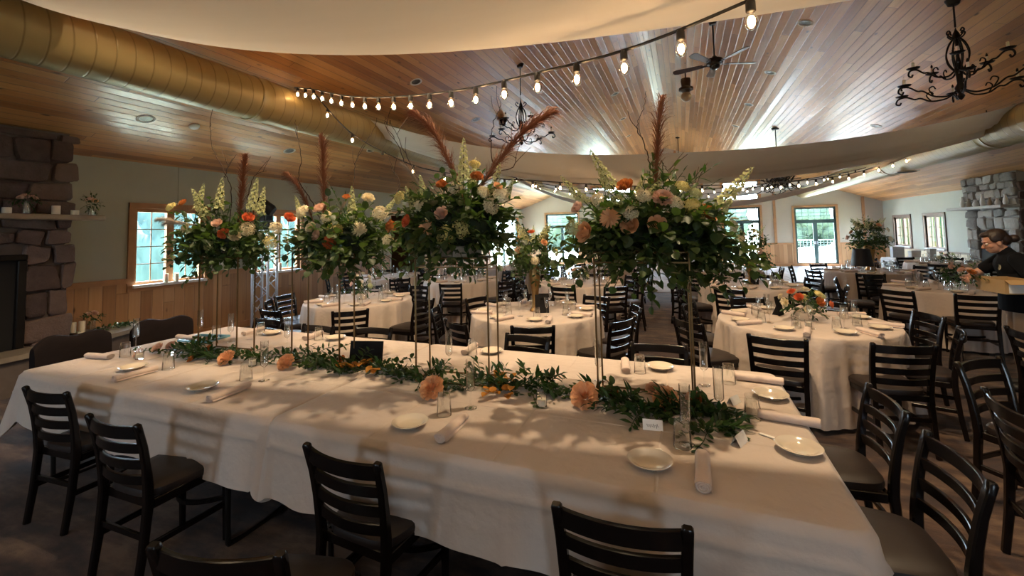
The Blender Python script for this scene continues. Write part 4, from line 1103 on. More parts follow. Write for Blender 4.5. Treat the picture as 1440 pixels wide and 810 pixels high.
def place(kind,x,y,label,rz=0,z=TOP+.001):
    me,nm,cat,g=dict(p=(PLATE,'plate','plate','plates on the head table'),n=(NAPKIN,'napkin_roll','napkin','napkins on the head table'),t=(TUMBLER,'tumbler','glass','tumblers on the head table'),f=(FLUTE,'champagne_flute','glass','flutes on the head table'))[kind]
    return put(me,nm,x,y,z,label,cat,g,rz)
for x,y,l in [(-3.77,1.93,'dark-shadowed cream plate near the left end of the head table'),(-2.83,1.82,'cream plate on the near side, second from left'),(-1.28,1.81,'cream plate on the near side in front of the centre bouquet'),
  (-.16,1.83,'cream plate nearest the camera, beside the upright napkin roll'),(.41,2.75,'cream plate at the right end, farther one'),(.41,2.14,'cream plate at the right end, nearer one'),
  (-.18,3.08,'cream plate on the far side near the right corner'),(-1.43,3.10,'cream plate on the far side behind the centre bouquet'),(-2.98,3.08,'cream plate on the far side left of the black sign'),(-3.75,3.06,'cream plate on the far side near the truss tower')]:
    place('p',x,y,l)
for x,y,l,r in [(-3.56,1.84,'napkin roll near the left end, beside the shadowed plate',0),(-2.57,1.81,'napkin roll on the near side, second from left',.04),(-1.055,1.83,'napkin roll in front of the centre bouquet',.03),(.032,1.82,'upright napkin roll nearest the camera',-.03),
  (.39,3.00,'napkin roll at the right end, farther one',pi/2-.1),(.43,2.43,'napkin roll hanging just over the right edge',pi/2-.15),(-.40,3.03,'napkin roll on the far side near the right corner',.15),(-1.62,3.10,'napkin roll on the far side behind the centre bouquet',.1),
  (-4.40,2.02,'napkin roll at the left end nearest the fireplace',pi/2+.15),(-4.38,2.66,'napkin roll at the left end beside the mirror tray',pi/2),(-3.25,3.08,'napkin roll on the far side left of the black sign',.2),(-4.0,3.05,'napkin roll on the far side near the truss tower',.2)]:
    place('n',x,y,l,r)
for x,y,l in [(-2.74,2.04,'tumbler upside down on the near side, second from left'),(-1.19,1.98,'tumbler upside down in front of the centre bouquet'),(-.04,2.03,'tumbler upside down nearest the camera'),(.22,2.93,'tumbler at the right end, farther one'),(.28,2.43,'tumbler at the right end, nearer one'),
  (-.30,2.97,'tumbler on the far side near the right corner'),(-1.55,3.01,'tumbler on the far side behind the centre bouquet'),(-4.25,2.12,'tumbler at the left end nearest the fireplace'),(-4.17,2.80,'tumbler at the left end beside the mirror tray'),(-3.52,2.02,'tumbler near the left end above its plate'),(-3.12,3.02,'tumbler on the far side left of the black sign'),(-3.86,3.02,'tumbler on the far side near the truss tower')]:
    place('t',x,y,l)
def fl(px,ytop,l,w=None):
    z=TOP+.255; p=atZ(px,ytop,z); place('f',p.x,p.y,l)
for px,yt,l in [(661,506,'flute standing before the orange leaves of the centre bouquet'),(962,541,'flute behind the tumbler nearest the camera'),(988,481,'flute among leaves at the right end, farther one'),(1009,516,'flute beside the right end tumbler'),(192,448,'flute at the left end nearest the fireplace'),(282,436,'flute at the left end beside the mirror tray'),
   (372,480,'flute in the garland between the two left stands'),(325,441,'flute on the far side near the left corner'),(404,447,'flute on the far side before the truss tower'),(631,466,'flute on the far side behind the centre bouquet'),(841,478,'flute on the far side by the right stand')]:
    fl(px,yt,l)
# ---------------------------------------------------------------- flowers and greenery
def leaf(mb,ti,p,d,n,L,W,rg,rnd_=False):
    d=Vector(d).normalized(); n=Vector(n); n=(n-n.dot(d)*d)
    if n.length<1e-4: n=d.orthogonal()
    n.normalize(); s=d.cross(n); f=W*.22; c=L*rg.uniform(-.10,.25)
    prof=((0,0),(.22,.8),(.5,1.0),(.8,.72),(1,0)) if rnd_ else ((0,0),(.2,.62),(.45,1.),(.75,.6),(1,0))
    vs=[p]
    for t,w in prof[1:4]:
        q=p+d*(L*t)-n*(c*t*t)
        vs+=[q-s*(w*W/2)+n*f*w, q, q+s*(w*W/2)+n*f*w]
    vs.append(p+d*L-n*c)
    fs=[(0,2,1),(0,3,2),(1,2,5,4),(2,3,6,5),(4,5,8,7),(5,6,9,8),(7,8,10),(8,9,10)]
    mb.add(vs,fs); ti.append((rg.random(),len(vs)))
def spray(mb,ti,p,d,L,n,ll,lw,droop,rg,rnd_=True,stem=True):
    """a leafy stem: leaves along a drooping curve"""
    d=Vector(d).normalized(); pts=[]; q=Vector(p); v=d.copy(); k=max(4,n//2)
    for i in range(k+1):
        pts.append(q.copy()); v=(v+Vector((rg.uniform(-.12,.12),rg.uniform(-.12,.12),-droop/k+rg.uniform(-.05,.05)))).normalized(); q=q+v*(L/k)
    if stem:
        b=len(mb.v); mb.tube(pts,[.0025]*len(pts),3,caps=False); ti.append((.3,len(mb.v)-b))
    for i in range(n):
        t=(i+1)/n*(len(pts)-1); j=min(int(t),len(pts)-2); a=pts[j].lerp(pts[j+1],t-j); ax=(pts[j+1]-pts[j]).normalized()
        sd=ax.orthogonal().normalized(); sd=Quaternion(ax,(i*2.4 if rnd_ else (i%2)*pi+rg.uniform(-.4,.4)+1.57))@sd
        ld=(ax*rg.uniform(.3,.8)+sd).normalized() if i<n-1 else ax
        sz=rg.uniform(.7,1.15)*(1 if i<n-2 else .8)
        leaf(mb,ti,a,ld,Vector((rg.uniform(-.5,.5),rg.uniform(-.5,.5),1)),ll*sz,lw*sz,rg,rnd_)
def tinted(mb,ti,name,mat,parent):
    me=mb.mesh(name,mat,True,0); n=sum(t[1] for t in ti); set_tint(me,ti,.5,len(me.vertices)-n) if n==len(me.vertices) else set_tint(me,ti)
    return link(name,me,parent)
# --- blossoms (each about 1 unit = its own radius in metres when scaled)
def mk_rose(mat,open_=1.,seed=1):
    rg=random.Random(seed); mb=MB()
    for i,(n,R_,Hh,fl) in enumerate(((3,.22,.62,-.1),(4,.38,.66,.05),(5,.56,.62,.22),(6,.76,.52,.48),(7,.98,.36,.8))):
        for k in range(n):
            a0=2*pi*k/n+i*.7+rg.uniform(-.15,.15); wd=2*pi/n*.72; h=Hh*rg.uniform(.92,1.08)
            def fn(u,v,a0=a0,wd=wd,h=h,R_=R_,fl=fl):
                s=2*u-1; a=a0+s*wd*(.55+.45*sin(pi*min(v+.15,1)))
                r=R_*(.30+.70*sin(v*pi/2)**.8)+fl*.28*max(0,v-.6)**1.2*open_; z=-.35+(h+.35)*v-.16*s*s*v-fl*.30*max(0,v-.75)
                return Vector((r*cos(a),r*sin(a),z))
            mb.grid(fn,5,5)
    return mb.mesh('rose',mat,True,0)
def mk_dahlia(mat,seed=2,rings=((6,.25,1.35),(10,.45,1.1),(13,.65,.8),(15,.85,.5),(17,1.0,.18),(15,1.0,-.15)),pw=.2):
    rg=random.Random(seed); mb=MB()
    for i,(n,L,el) in enumerate(rings):
        for k in range(n):
            a=2*pi*(k+.5*(i%2))/n+rg.uniform(-.08,.08); e=el+rg.uniform(-.08,.08)
            d=Vector((cos(a)*cos(e),sin(a)*cos(e),sin(e))); s=Vector((-sin(a),cos(a),0)); up=d.cross(s)*-1
            pts=[]
            for t,w in ((0,.3),(.4,.9),(.75,1.),(.95,.5)):
                q=d*(L*t)+up*(.12*t*t); pts+=[q-s*pw*w*.5+up*.05*w,q,q+s*pw*w*.5+up*.05*w]
            mb.add(pts,[(j*3+c,j*3+c+1,(j+1)*3+c+1,(j+1)*3+c) for j in range(3) for c in range(2)])
    return mb.mesh('dahlia',mat,True,0)
def mk_ruffle(mat,seed=3):
    rg=random.Random(seed); mb=MB()
    for i,(n,R_,Hh) in enumerate(((4,.3,.62),(6,.5,.56),(8,.72,.44),(9,.92,.24),(9,1.0,-.02))):
        for k in range(n):
            a0=2*pi*k/n+i*.5+rg.uniform(-.2,.2); wd=2*pi/n*.8; ph=rg.uniform(0,6)
            def fn(u,v,a0=a0,wd=wd,R_=R_,Hh=Hh,ph=ph):
                s=2*u-1; a=a0+s*wd*(.4+.6*v); r=R_*(.2+.8*v)+.07*v*v*sin(9*u+ph); z=-.35+(Hh+.35)*v**.8+.09*v*v*sin(13*u+ph)
                return Vector((r*cos(a),r*sin(a),z))
            mb.grid(fn,8,4)
    return mb.mesh('carnation',mat,True,0)
def mk_cluster(mat,seed=4,n=64,flat=.7):
    rg=random.Random(seed); mb=MB()
    for k in range(n):
        z=1-(k+.5)/n*1.25; r=sqrt(max(0,1-z*z)); a=k*2.4; c=Vector((r*cos(a),r*sin(a),z*flat))*rg.uniform(.8,1.05)
        d=c.normalized(); A=T(*c)@align(d+Vector((rg.uniform(-.3,.3),rg.uniform(-.3,.3),rg.uniform(-.3,.3))))
        s=rg.uniform(.20,.30)
        for j in range(4):
            an=j*pi/2+k; e=Vector((cos(an),sin(an),.25)); f=Vector((-sin(an),cos(an),0))
            mb.add([(0,0,0),e*s*.6-f*s*.45,e*s*1.1,e*s*.6+f*s*.45],[(0,1,2,3)],A)
        mb.ball((0,0,s*.12),s*.25,5,3,M=A)
    return mb.mesh('blossom_cluster',mat,True,0)
def mk_spire(seed=5,n=46):   # unit height, base at origin
    rg=random.Random(seed); mb=MB(); mb.tube([(0,0,-.5),(0,0,.5),(.02,0,1)],[.012,.011,.005],5); mb.cur=1
    for k in range(n):
        t=k/n; z=.10+.88*t; r=.085*(1-t)**.7+.012; a=k*2.4; s=.052*(1-t)**.6+.012
        c=Vector((r*cos(a),r*sin(a),z)); A=T(*c)@align(Vector((cos(a),sin(a),.5)))
        for j in range(4):
            an=j*pi/2; e=Vector((cos(an),sin(an),.5)); f=Vector((-sin(an),cos(an),0)); mb.add([(0,0,0),e*s*.6-f*s*.55,e*s*1.2,e*s*.6+f*s*.55],[(0,1,2,3)],A)
        mb.ball((0,0,s*.2),s*.45,5,3,M=A)
    return mb.mesh('snapdragon_spire',[M['stem'],M['spire']],True,0)
def mk_pampas(mat,seed=6,lean=.25,n=700):
    rg=random.Random(seed); mb=MB(); st=smoothpath([(0,0,-.45),(0,0,0),(lean*.15,0,.4),(lean*.45,0,.75),(lean,0,1.0)],8)
    mb.tube(st,[.008]*len(st),5)
    up=[p for p in st if p.z>=0]
    for k in range(n):
        t=rg.random()**.9; f=t*(len(up)-1); i=min(int(f),len(up)-2); p=up[i].lerp(up[i+1],f-i); ax=(up[i+1]-up[i]).normalized()
        a=rg.uniform(0,6.28); sd=Vector((cos(a),sin(a),0)); w=(.35+.65*sin(pi*min(1,t*.8+.12)))
        L=.24*w*rg.uniform(.5,1.35); d=(ax*rg.uniform(.7,1.7)+sd*rg.uniform(.3,1.0)+Vector((lean,0,0))*.7*t).normalized()
        s=d.cross(ax).normalized()*.0023; q1=p+d*L*.55; q2=p+d*L+Vector((lean*.15,0,-.30*L))
        mb.add([p-s,p+s,q1+s*1.5,q1-s*1.5,q2],[(0,1,2,3),(3,2,4)])
    return mb.mesh('pampas_plume',mat,True,0)
FL={}
for c in ('coral','rust','peach','blush','creamp'): FL['rose_'+c]=mk_rose(M[c])
for c in ('peach','creamp'): FL['dahlia_'+c]=mk_dahlia(M[c])
for c in ('peach','blush','creamp','rust'): FL['carn_'+c]=mk_ruffle(M[c])
for c in ('yellow','creamp','spire'): FL['clus_'+c]=mk_cluster(M[c])
FL['spire']=mk_spire(); FL['pampas']=mk_pampas(M['pampas']); FL['pampas_grey']=mk_pampas(M['pampasw'],9,.2,480); FL['pampas_straight']=mk_pampas(M['pampas'],11,.04)
PNAME=dict(rose='rose',dahlia='dahlia',carn='carnation',clus='blossom_cluster',spire='snapdragon_spire',pampas='pampas_plume')
def bloom(kind,p,d,s,parent,roll=0.,o0=None):
    o=link(PNAME[kind.split('_')[0]],FL[kind],parent)
    q=align(d)@RZ(roll); o.matrix_local=T(*(p-o0 if o0 is not None else p))@q@Matrix.Diagonal((s,s,s,1)); return o
def branch(pts,parent,r=.004,twigs=2,seed=0,o0=Vector((0,0,0))):
    rg=random.Random(seed); P=smoothpath([Vector(p)-o0 for p in pts],7); P=[p+Vector((rg.uniform(-.006,.006),rg.uniform(-.006,.006),0)) for p in P]
    mb=MB(); mb.tube(P,[lerp(r,r*.35,i/len(P)) for i in range(len(P))],5)
    for k in range(twigs):
        i=rg.randrange(len(P)//3,len(P)-2); a=P[i]; d=Vector((rg.uniform(-1,1),rg.uniform(-.6,.6),rg.uniform(.3,1))).normalized()
        mb.tube(smoothpath([a,a+d*.05+Vector((0,0,.02)),a+d*.10+Vector((.02,0,.05))],4),[r*.5]*9,4)
    return mb.build('curly_branch',M['twig'],parent,ang=0)
def foliage(parent,o0,c,rx,ry,up,dn,n,rg,ll=.055,lw=.05,mat='leaf',rnd_=True,droop=.6,name='foliage',L=(.18,.34),core=.55,npl=(7,11)):
    mb=MB();ti=[]
    for k in range(n):
        z=1-2*(k+.5)/n; r=sqrt(1-z*z); a=k*2.39996+rg.uniform(-.2,.2)
        d=Vector((r*cos(a)*rx,r*sin(a)*ry,z*(up if z>0 else dn)))
        p=c+d*core*rg.uniform(.35,1.0); dr=(d.normalized()+Vector((rg.uniform(-.4,.4),rg.uniform(-.4,.4),rg.uniform(-.15,.35)))).normalized()
        spray(mb,ti,p-o0,dr,rg.uniform(*L),rg.randint(*npl),ll*rg.uniform(.8,1.2),lw*rg.uniform(.8,1.2),droop,rg,rnd_)
    return tinted(mb,ti,name,M[mat],parent)
def fblock(c0,o0,pxs,fw,parent,out=.0,tilt=(0,-.6,.55)):
    """blossoms at the places they take on the bouquet's near side"""
    for px,py,kind,s in pxs:
        p=atF(px,py,fw-out); d=(p-c0).normalized()+Vector(tilt)*.6
        bloom(kind,p,d,s,parent,px*.7,o0)
def stand(cx,cy,w,d,rz,ztop,label):
    t=thing('flower_stand',label,'flower stand',(cx,cy,TOP+.0015),rz,'tall metal flower stands on the head table'); h=ztop-TOP; r=.0048
    for sx in (-1,1):
        for sy in (-1,1):
            mb=MB(); mb.bbox((sx*w/2-r,sy*d/2-r,0),(sx*w/2+r,sy*d/2+r,h),.0012); mb.build('leg',M['brass'],t)
    for z,nm in ((h,'top_frame'),(h-.055,'lower_ring'),(.004,'base_ring')):
        mb=MB()
        for sy in (-1,1): mb.bbox((-w/2,sy*d/2-r,z-r),(w/2,sy*d/2+r,z+r),.001)
        for sx in (-1,1): mb.bbox((sx*w/2-r,-d/2,z-r),(sx*w/2+r,d/2,z+r),.001)
        mb.build(nm,M['brass'],t)
    mb=MB(); mb.bbox((-w/2+.02,-d/2+.01,h+.001),(w/2-.02,d/2-.01,h+.006),.002); mb.build('plate',M['brass'],t)
    return t
ST=[(-3.60,2.50,.43,.16,.06,1.54),(-2.56,2.52,.44,.16,.05,1.53),(-1.39,2.49,.49,.20,.12,1.49),(-.23,2.55,.50,.20,.05,1.52)]
NM=['flower stand nearest the fireplace, leftmost of the four','second flower stand from the left, by the black sign','third flower stand from the left, under the twin pampas bouquet','rightmost flower stand, under the bouquet with peach roses']
NB=['leftmost tall bouquet with white spires and one brown plume','second tall bouquet from the left with cream dahlia and upright plume','centre tall bouquet with two crossing russet pampas plumes','rightmost tall bouquet with large peach roses and single upright plume']
SPEC=[
 dict(c=(312,337),rx=.46,up=.20,dn=.13,n=60,fl=[(261,321,'rose_creamp',.045),(315,329,'rose_coral',.045),(330,332,'rose_creamp',.045),(349,306,'rose_coral',.045),(257,285,'rose_rust',.035),(241,291,'clus_yellow',.04),(305,314,'rose_blush',.04),(348,322,'clus_creamp',.055),(380,341,'clus_yellow',.05),(388,320,'clus_creamp',.05),(407,306,'rose_coral',.045),(293,345,'clus_spire',.04),(330,352,'clus_creamp',.03)],
  sp=[(276,300,287,258),(306,300,313,250),(352,300,362,250),(292,310,270,265),(365,305,372,262)],pl=[('pampas_straight',336,320,342,222,.55),('pampas_grey',285,320,232,303,.45),('pampas_grey',262,318,222,300,.35)],br=[[(322,320),(325,270),(312,235),(298,205),(296,172)],[(345,300),(352,262),(360,246),(375,240)],[(316,250),(320,235),(317,215)]]),
 dict(c=(482,335),rx=.42,up=.20,dn=.14,n=58,fl=[(449,293,'rose_blush',.045),(437,320,'carn_creamp',.045),(505,322,'dahlia_creamp',.06),(465,340,'rose_coral',.055),(470,325,'clus_yellow',.06),(445,331,'rose_blush',.04),(487,277,'rose_rust',.028),(518,278,'carn_creamp',.045),(550,318,'rose_rust',.04),(425,298,'clus_creamp',.05),(535,300,'clus_creamp',.055),(460,305,'clus_creamp',.045),(545,338,'clus_creamp',.04)],
  sp=[(494,318,495,262),(500,300,490,272),(425,310,415,275),(540,300,560,275)],pl=[('pampas_straight',456,310,456,195,.62),('pampas',440,310,418,238,.42),('pampas_grey',470,325,478,285,.30),('pampas_grey',525,310,560,292,.35)],br=[[(450,310),(440,285),(420,252),(424,220),(418,190),(415,168)],[(490,300),(497,262),(500,230),(512,205),(527,180),(530,165)],[(545,290),(562,262),(552,235),(545,215)]]),
 dict(c=(640,312),rx=.43,up=.26,dn=.19,n=74,fl=[(671,248,'carn_rust',.042),(622,259,'rose_rust',.04),(621,300,'rose_blush',.045),(598,323,'dahlia_peach',.065),(572,311,'rose_coral',.04),(626,330,'clus_yellow',.055),(649,322,'clus_yellow',.055),(549,318,'rose_rust',.04),(667,231,'clus_yellow',.035),(562,278,'clus_yellow',.04),(690,290,'clus_creamp',.05),(705,275,'clus_creamp',.05),(640,265,'clus_creamp',.045),(680,270,'clus_creamp',.04),(588,290,'clus_creamp',.035),(700,262,'rose_peach',.03)],
  sp=[(652,262,652,195),(690,290,703,228),(664,262,669,222),(600,290,590,245),(585,300,570,262),(712,280,722,250)],pl=[('pampas',650,275,612,148,.66),('pampas',668,275,742,146,.74),('pampas_grey',600,280,575,225,.40),('pampas_grey',640,290,626,255,.3)],br=[[(694,240),(690,200),(695,170),(704,150),(700,135)],[(600,270),(575,240),(563,210),(545,180),(542,165)],[(705,240),(722,235),(725,222),(716,218)],[(590,255),(570,215),(550,175)]]),
 dict(c=(915,325),rx=.50,up=.25,dn=.15,n=84,fl=[(822,327,'rose_peach',.055),(857,305,'dahlia_peach',.065),(886,317,'rose_peach',.05),(924,316,'rose_peach',.05),(879,261,'rose_rust',.045),(932,278,'carn_blush',.055),(977,295,'clus_yellow',.06),(996,300,'rose_rust',.05),(812,292,'rose_blush',.035),(887,299,'clus_creamp',.04),(905,275,'clus_creamp',.04),(950,285,'clus_creamp',.04),(960,262,'clus_yellow',.035),(805,320,'clus_spire',.04),(868,282,'clus_spire',.035),(840,280,'clus_creamp',.035),(1030,318,'clus_creamp',.035),(978,272,'clus_spire',.035)],
  sp=[(868,275,830,212),(830,292,788,248),(1005,298,1058,235),(895,275,905,245),(850,262,846,230),(900,290,932,250)],pl=[('pampas_straight',922,275,925,142,.55),('pampas_grey',900,298,905,262,.28),('pampas_grey',922,268,940,235,.28)],br=[[(925,265),(912,225),(905,200),(896,178),(905,150),(908,128)],[(945,262),(938,240),(930,225)],[(985,285),(978,262),(962,250)]]),
]
for i,(S,sp) in enumerate(zip(ST,SPEC)):
    cx,cy,w,d,rz,zt=S; stand(cx,cy,w,d,rz,zt+.055,NM[i])
    rg=random.Random(40+i); fw=fwd.dot(Vector((cx,cy,zt))-CAM); c0=atF(*sp['c'],fw); o0=Vector((cx,cy,zt+.063))
    t=thing('tall_bouquet',NB[i],'bouquet',o0,0,'tall bouquets on the metal stands')
    mb=MB(); mb.bbox((-w*.30,-d*.42,0),(w*.30,d*.42,.07),.006); mb.build('flower_tray',M['mantel'] if i<3 else simple('tray_wood',(.16,.075,.04),.6),t)
    foliage(t,o0,c0+Vector((0,0,-.02)),sp['rx'],.26,sp['up'],sp['dn']+.03,int(sp['n']*1.7),rg,.062,.056)
    foliage(t,o0,c0+Vector((0,.03,-.02)),sp['rx']*.85,.24,sp['up']*1.25,sp['dn']*.8,sp['n'],rg,.075,.022,'ruscus',False,.35,'pointed_leaves')
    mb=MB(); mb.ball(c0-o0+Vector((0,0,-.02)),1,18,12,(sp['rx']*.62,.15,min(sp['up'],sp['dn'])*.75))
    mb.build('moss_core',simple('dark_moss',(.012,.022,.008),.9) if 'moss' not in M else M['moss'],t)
    fblock(c0,o0,sp['fl'],fw,t,.17)
    for (x0,y0,x1,y1) in sp['sp']:
        a=atF(x0,y0,fw-.10); b=atF(x1,y1,fw-.06); bloom('spire',a,b-a,(b-a).length*1.02,t,x0,o0)
    for kd,x0,y0,x1,y1,s in sp['pl']:
        a=atF(x0,y0,fw-.03); b=atF(x1,y1,fw); v=b-a
        ob=bloom(kd,a,v,v.length*1.0,t,0 if x1>x0 else pi,o0)
    for k,pts in enumerate(sp['br']):
        branch([atF(x,y,fw+.02*k) for x,y in pts],t,.0042,2,k+i*5,o0)
    if i==3:   # trailing eucalyptus below the right side
        for (x,y,dx) in [(985,350,.1),(1000,350,.25),(1015,345,.35),(1030,340,.5),(960,352,0),(1040,335,.7),(1005,360,.2),(835,345,-.3),(810,335,-.6)]:
            mb=MB();ti=[]; spray(mb,ti,atF(x,y,fw-.08)-o0,Vector((dx,-.1,-.55)),.24,9,.06,.055,.5,rg); tinted(mb,ti,'trailing_stem',M['leaf'],t)
# ---------------------------------------------------------------- table garland
def garland(label,segs,fl,seed,amber=()):
    rg=random.Random(seed); o0=Vector((*segs[len(segs)//2],TOP+.002)); t=thing('greenery_garland',label,'garland',o0,0,'greenery runner along the head table')
    for kind,nn,mat,ll,lw,r_ in (('ruscus_leaves',6,'ruscus',.074,.025,False),('eucalyptus_leaves',3,'leaf',.045,.036,True)):
        mb=MB();ti=[]
        for (x,y) in segs:
            for k in range(nn):
                a=rg.uniform(0,6.28); d=Vector((cos(a)*1.2,sin(a)*.75,rg.uniform(.15,1.0)))
                spray(mb,ti,Vector((x+rg.uniform(-.06,.06),y+rg.uniform(-.05,.05),TOP+.016))-o0,d,rg.uniform(.11,.21),rg.randint(8,12),ll*rg.uniform(.8,1.1),lw,.75,rg,r_)
        mb.v=[(x,y,max(z,.004)) for x,y,z in mb.v]
        tinted(mb,ti,kind,M[mat],t)
    for px,py,kind,s in fl:
        p=atZ(px,py,TOP+s*.8); bloom(kind,p,Vector((0,-.75,.8)),s,t,px,o0)
    mb=MB();ti=[]
    for px,py in amber:
        p=atZ(px,py,TOP+.03)
        for k in range(7):
            a=rg.uniform(0,6.28); leaf(mb,ti,p-o0+Vector((rg.uniform(-.03,.03),rg.uniform(-.03,.03),rg.uniform(-.01,.01))),Vector((cos(a),sin(a),rg.uniform(0,.7))),Vector((0,0,1)),.055,.045,rg,True)
    if amber: tinted(mb,ti,'amber_leaves',M['gold_leaf'],t)
    return t
garland('greenery garland with peach blooms at the left end of the head table',[(-3.95,2.42),(-3.75,2.36),(-3.52,2.33),(-3.30,2.30),(-3.1,2.36)],[(318,503,'carn_peach',.062),(402,509,'carn_peach',.062),(292,492,'rose_rust',.04),(268,505,'rose_rust',.026),(195,497,'rose_blush',.04),(222,489,'rose_blush',.045),(240,486,'rose_blush',.04)],1)
garland('greenery garland with amber leaves around the black sign',[(-2.78,2.46),(-2.58,2.48),(-2.36,2.36),(-2.20,2.42),(-1.98,2.44),(-1.85,2.38)],[(480,505,'rose_rust',.03)],2,[(500,517),(512,512),(478,518),(520,524)])
garland('greenery garland with large peach dahlia below the twin-plume bouquet',[(-1.58,2.42),(-1.42,2.36),(-1.25,2.42),(-1.05,2.38),(-.90,2.44),(-.78,2.42)],[(607,545,'carn_peach',.072)],3,[(705,540),(715,535),(692,552),(710,553),(700,530)])
garland('greenery garland with peach dahlias at the right end of the head table',[(-.50,2.44),(-.36,2.38),(-.22,2.30),(-.05,2.36),(.08,2.40),(.10,2.22),(.0,2.48)],[(822,556,'carn_peach',.076),(936,560,'carn_peach',.065),(918,548,'rose_blush',.04),(862,553,'rose_rust',.03),(975,562,'rose_rust',.04)],4)
# loose eucalyptus sprig at the far left
mb=MB();ti=[];rg=random.Random(77); o0=Vector((-4.2,2.25,TOP+.002))
for k in range(4): spray(mb,ti,Vector((.12*k-.2,.01*k,.012)),Vector((1,.15*(k%2*2-1),.05)),.16,9,.035,.022,.1,rg)
mb.v=[(x,y,max(z,.003)) for x,y,z in mb.v]
me=mb.mesh('leaf_sprig',M['leaf'],True,0); set_tint(me,ti); tag(link('leaf_sprig',me,None,o0),'loose leafy sprig lying at the left end of the head table','sprig')
# ---------------------------------------------------------------- low centrepieces and vases on the round tables
def low_piece(cx,cy,label,fl,seed,z=TOP,r=.17,up=.16,vase=None):
    rg=random.Random(seed); o0=Vector((cx,cy,z+.001)); t=thing('low_bouquet',label,'bouquet',o0,0,'low bouquets on the round tables')
    zb=.06
    if vase=='jar':
        for k in range(3):
            mb=MB(); mb.lathe([(0,0),(.04,0),(.042,.01),(.042,.09),(.034,.11),(.036,.125),(.033,.125),(.031,.11),(.038,.09),(.038,.012),(0,.01)],18,T(.09*(k-1),.05*(k%2)-.02,0)); mb.build('jar',M['glass'],t)
        zb=.13
    else:
        mb=MB(); mb.lathe([(0,0),(.06,0),(.075,.02),(.085,.08),(.08,.085),(.07,.02),(0,.015)],20); mb.build('bowl',M['ceramic'],t)
    c=o0+Vector((0,0,zb+up*.35))
    foliage(t,o0,c,r,r*.85,up*.7,up*.45,26,rg,.05,.026,'ruscus',False,.5,'foliage',(.08,.15),.6,(6,9))
    for k,kind in enumerate(fl):
        a=k*2.4+seed; zz=1-(k+.5)/len(fl)*.95; rr=sqrt(max(0,1-zz*zz)); d=Vector((rr*cos(a),rr*sin(a),zz*.9))
        p=c+Vector((d.x*r*.95,d.y*r*.85,d.z*up*.95)); bloom(kind,p,d,rg.uniform(.032,.046),t,a,o0)
    return t
A_=TABLES['A']; low_piece(A_[0]+.02,A_[1]-.0,'low bouquet of coral and cream flowers on the front right table',['rose_creamp','rose_coral','clus_yellow','rose_creamp','rose_coral','clus_spire','carn_creamp','rose_rust','clus_yellow','carn_creamp','rose_coral','clus_creamp','rose_creamp'],1,r=.24,up=.2)
A_=TABLES['C']; low_piece(A_[0]+.05,A_[1],'white and green bouquet on the left round table',['carn_creamp','clus_creamp','rose_creamp','rose_blush','clus_creamp','carn_creamp','rose_blush','clus_spire','rose_creamp'],2,r=.17,up=.27)
A_=TABLES['D']; low_piece(A_[0],A_[1],'pink and blush flowers in glass jars behind the left table',['rose_blush','carn_blush','rose_peach','carn_creamp','rose_blush','clus_creamp'],3,r=.16,up=.18,vase='jar')
A_=TABLES['E']; low_piece(A_[0],A_[1],'low cream and yellow bouquet on the middle table',['rose_creamp','clus_creamp','rose_peach','clus_yellow','carn_creamp','rose_creamp','clus_spire'],4,r=.2,up=.17)
A_=TABLES['F']; low_piece(A_[0],A_[1],'small green bouquet on the far middle table',['clus_creamp','rose_creamp','clus_spire','rose_blush'],5,r=.12,up=.2)
A_=TABLES['G']; low_piece(A_[0],A_[1],'small bouquet on the far left table by the bright doors',['rose_blush','clus_creamp','rose_creamp'],6,r=.12,up=.15)
A_=TABLES['I']; low_piece(A_[0],A_[1],'small bouquet on the far table behind the slim vase',['clus_creamp','rose_blush','clus_yellow'],7,r=.13,up=.15)
A_=TABLES['K']; low_piece(A_[0]-.05,A_[1]-.2,'dusky pink bouquet on the table beside the woman',['rose_blush','carn_blush','rose_rust','carn_creamp','clus_creamp'],8,r=.13,up=.2,vase='jar')
A_=TABLES['L']; low_piece(A_[0],A_[1],'low green and pink bouquet under the right windows',['rose_blush','clus_spire','carn_blush','clus_creamp'],9,r=.22,up=.16)
def vase_bouquet(cx,cy,label,vprof,vmat,fl,seed,r,up,dn,n,spires=0,ry=None):
    rg=random.Random(seed); o0=Vector((cx,cy,TOP+.001)); t=thing('vase_bouquet',label,'bouquet',o0)
    mb=MB(); mb.lathe(vprof,28); mb.build('vase',M[vmat],t); zt=vprof[-1][1] if vprof[-1][0]>0 else max(z for _,z in vprof)
    c=o0+Vector((0,0,zt+dn*.55)); foliage(t,o0,c,r,r,up,dn,n,rg,.065,.05,'leaf',True,.6,'foliage',(.16,.3)); foliage(t,o0,c,r*.9,r*.9,up*1.1,dn*.8,n//2,rg,.08,.024,'ruscus',False,.3,'pointed_leaves')
    for k,kind in enumerate(fl):
        a=k*2.4+seed; zz=1-(k+.5)/len(fl)*1.1; rr=sqrt(max(0,1-zz*zz)); d=Vector((rr*cos(a),rr*sin(a),zz)); p=c+Vector((d.x*r*1.0,d.y*r*1.0,d.z*(up if d.z>0 else dn)*.95)); bloom(kind,p,d,rg.uniform(.04,.055),t,a,o0)
    for k in range(spires):
        a=k*2.4+1; d=Vector((cos(a)*.6,sin(a)*.6,rg.uniform(.7,1.2))); bloom('spire',c+Vector((d.x*r*.6,d.y*r*.6,up*.5)),d,.3,t,0,o0)
    return t
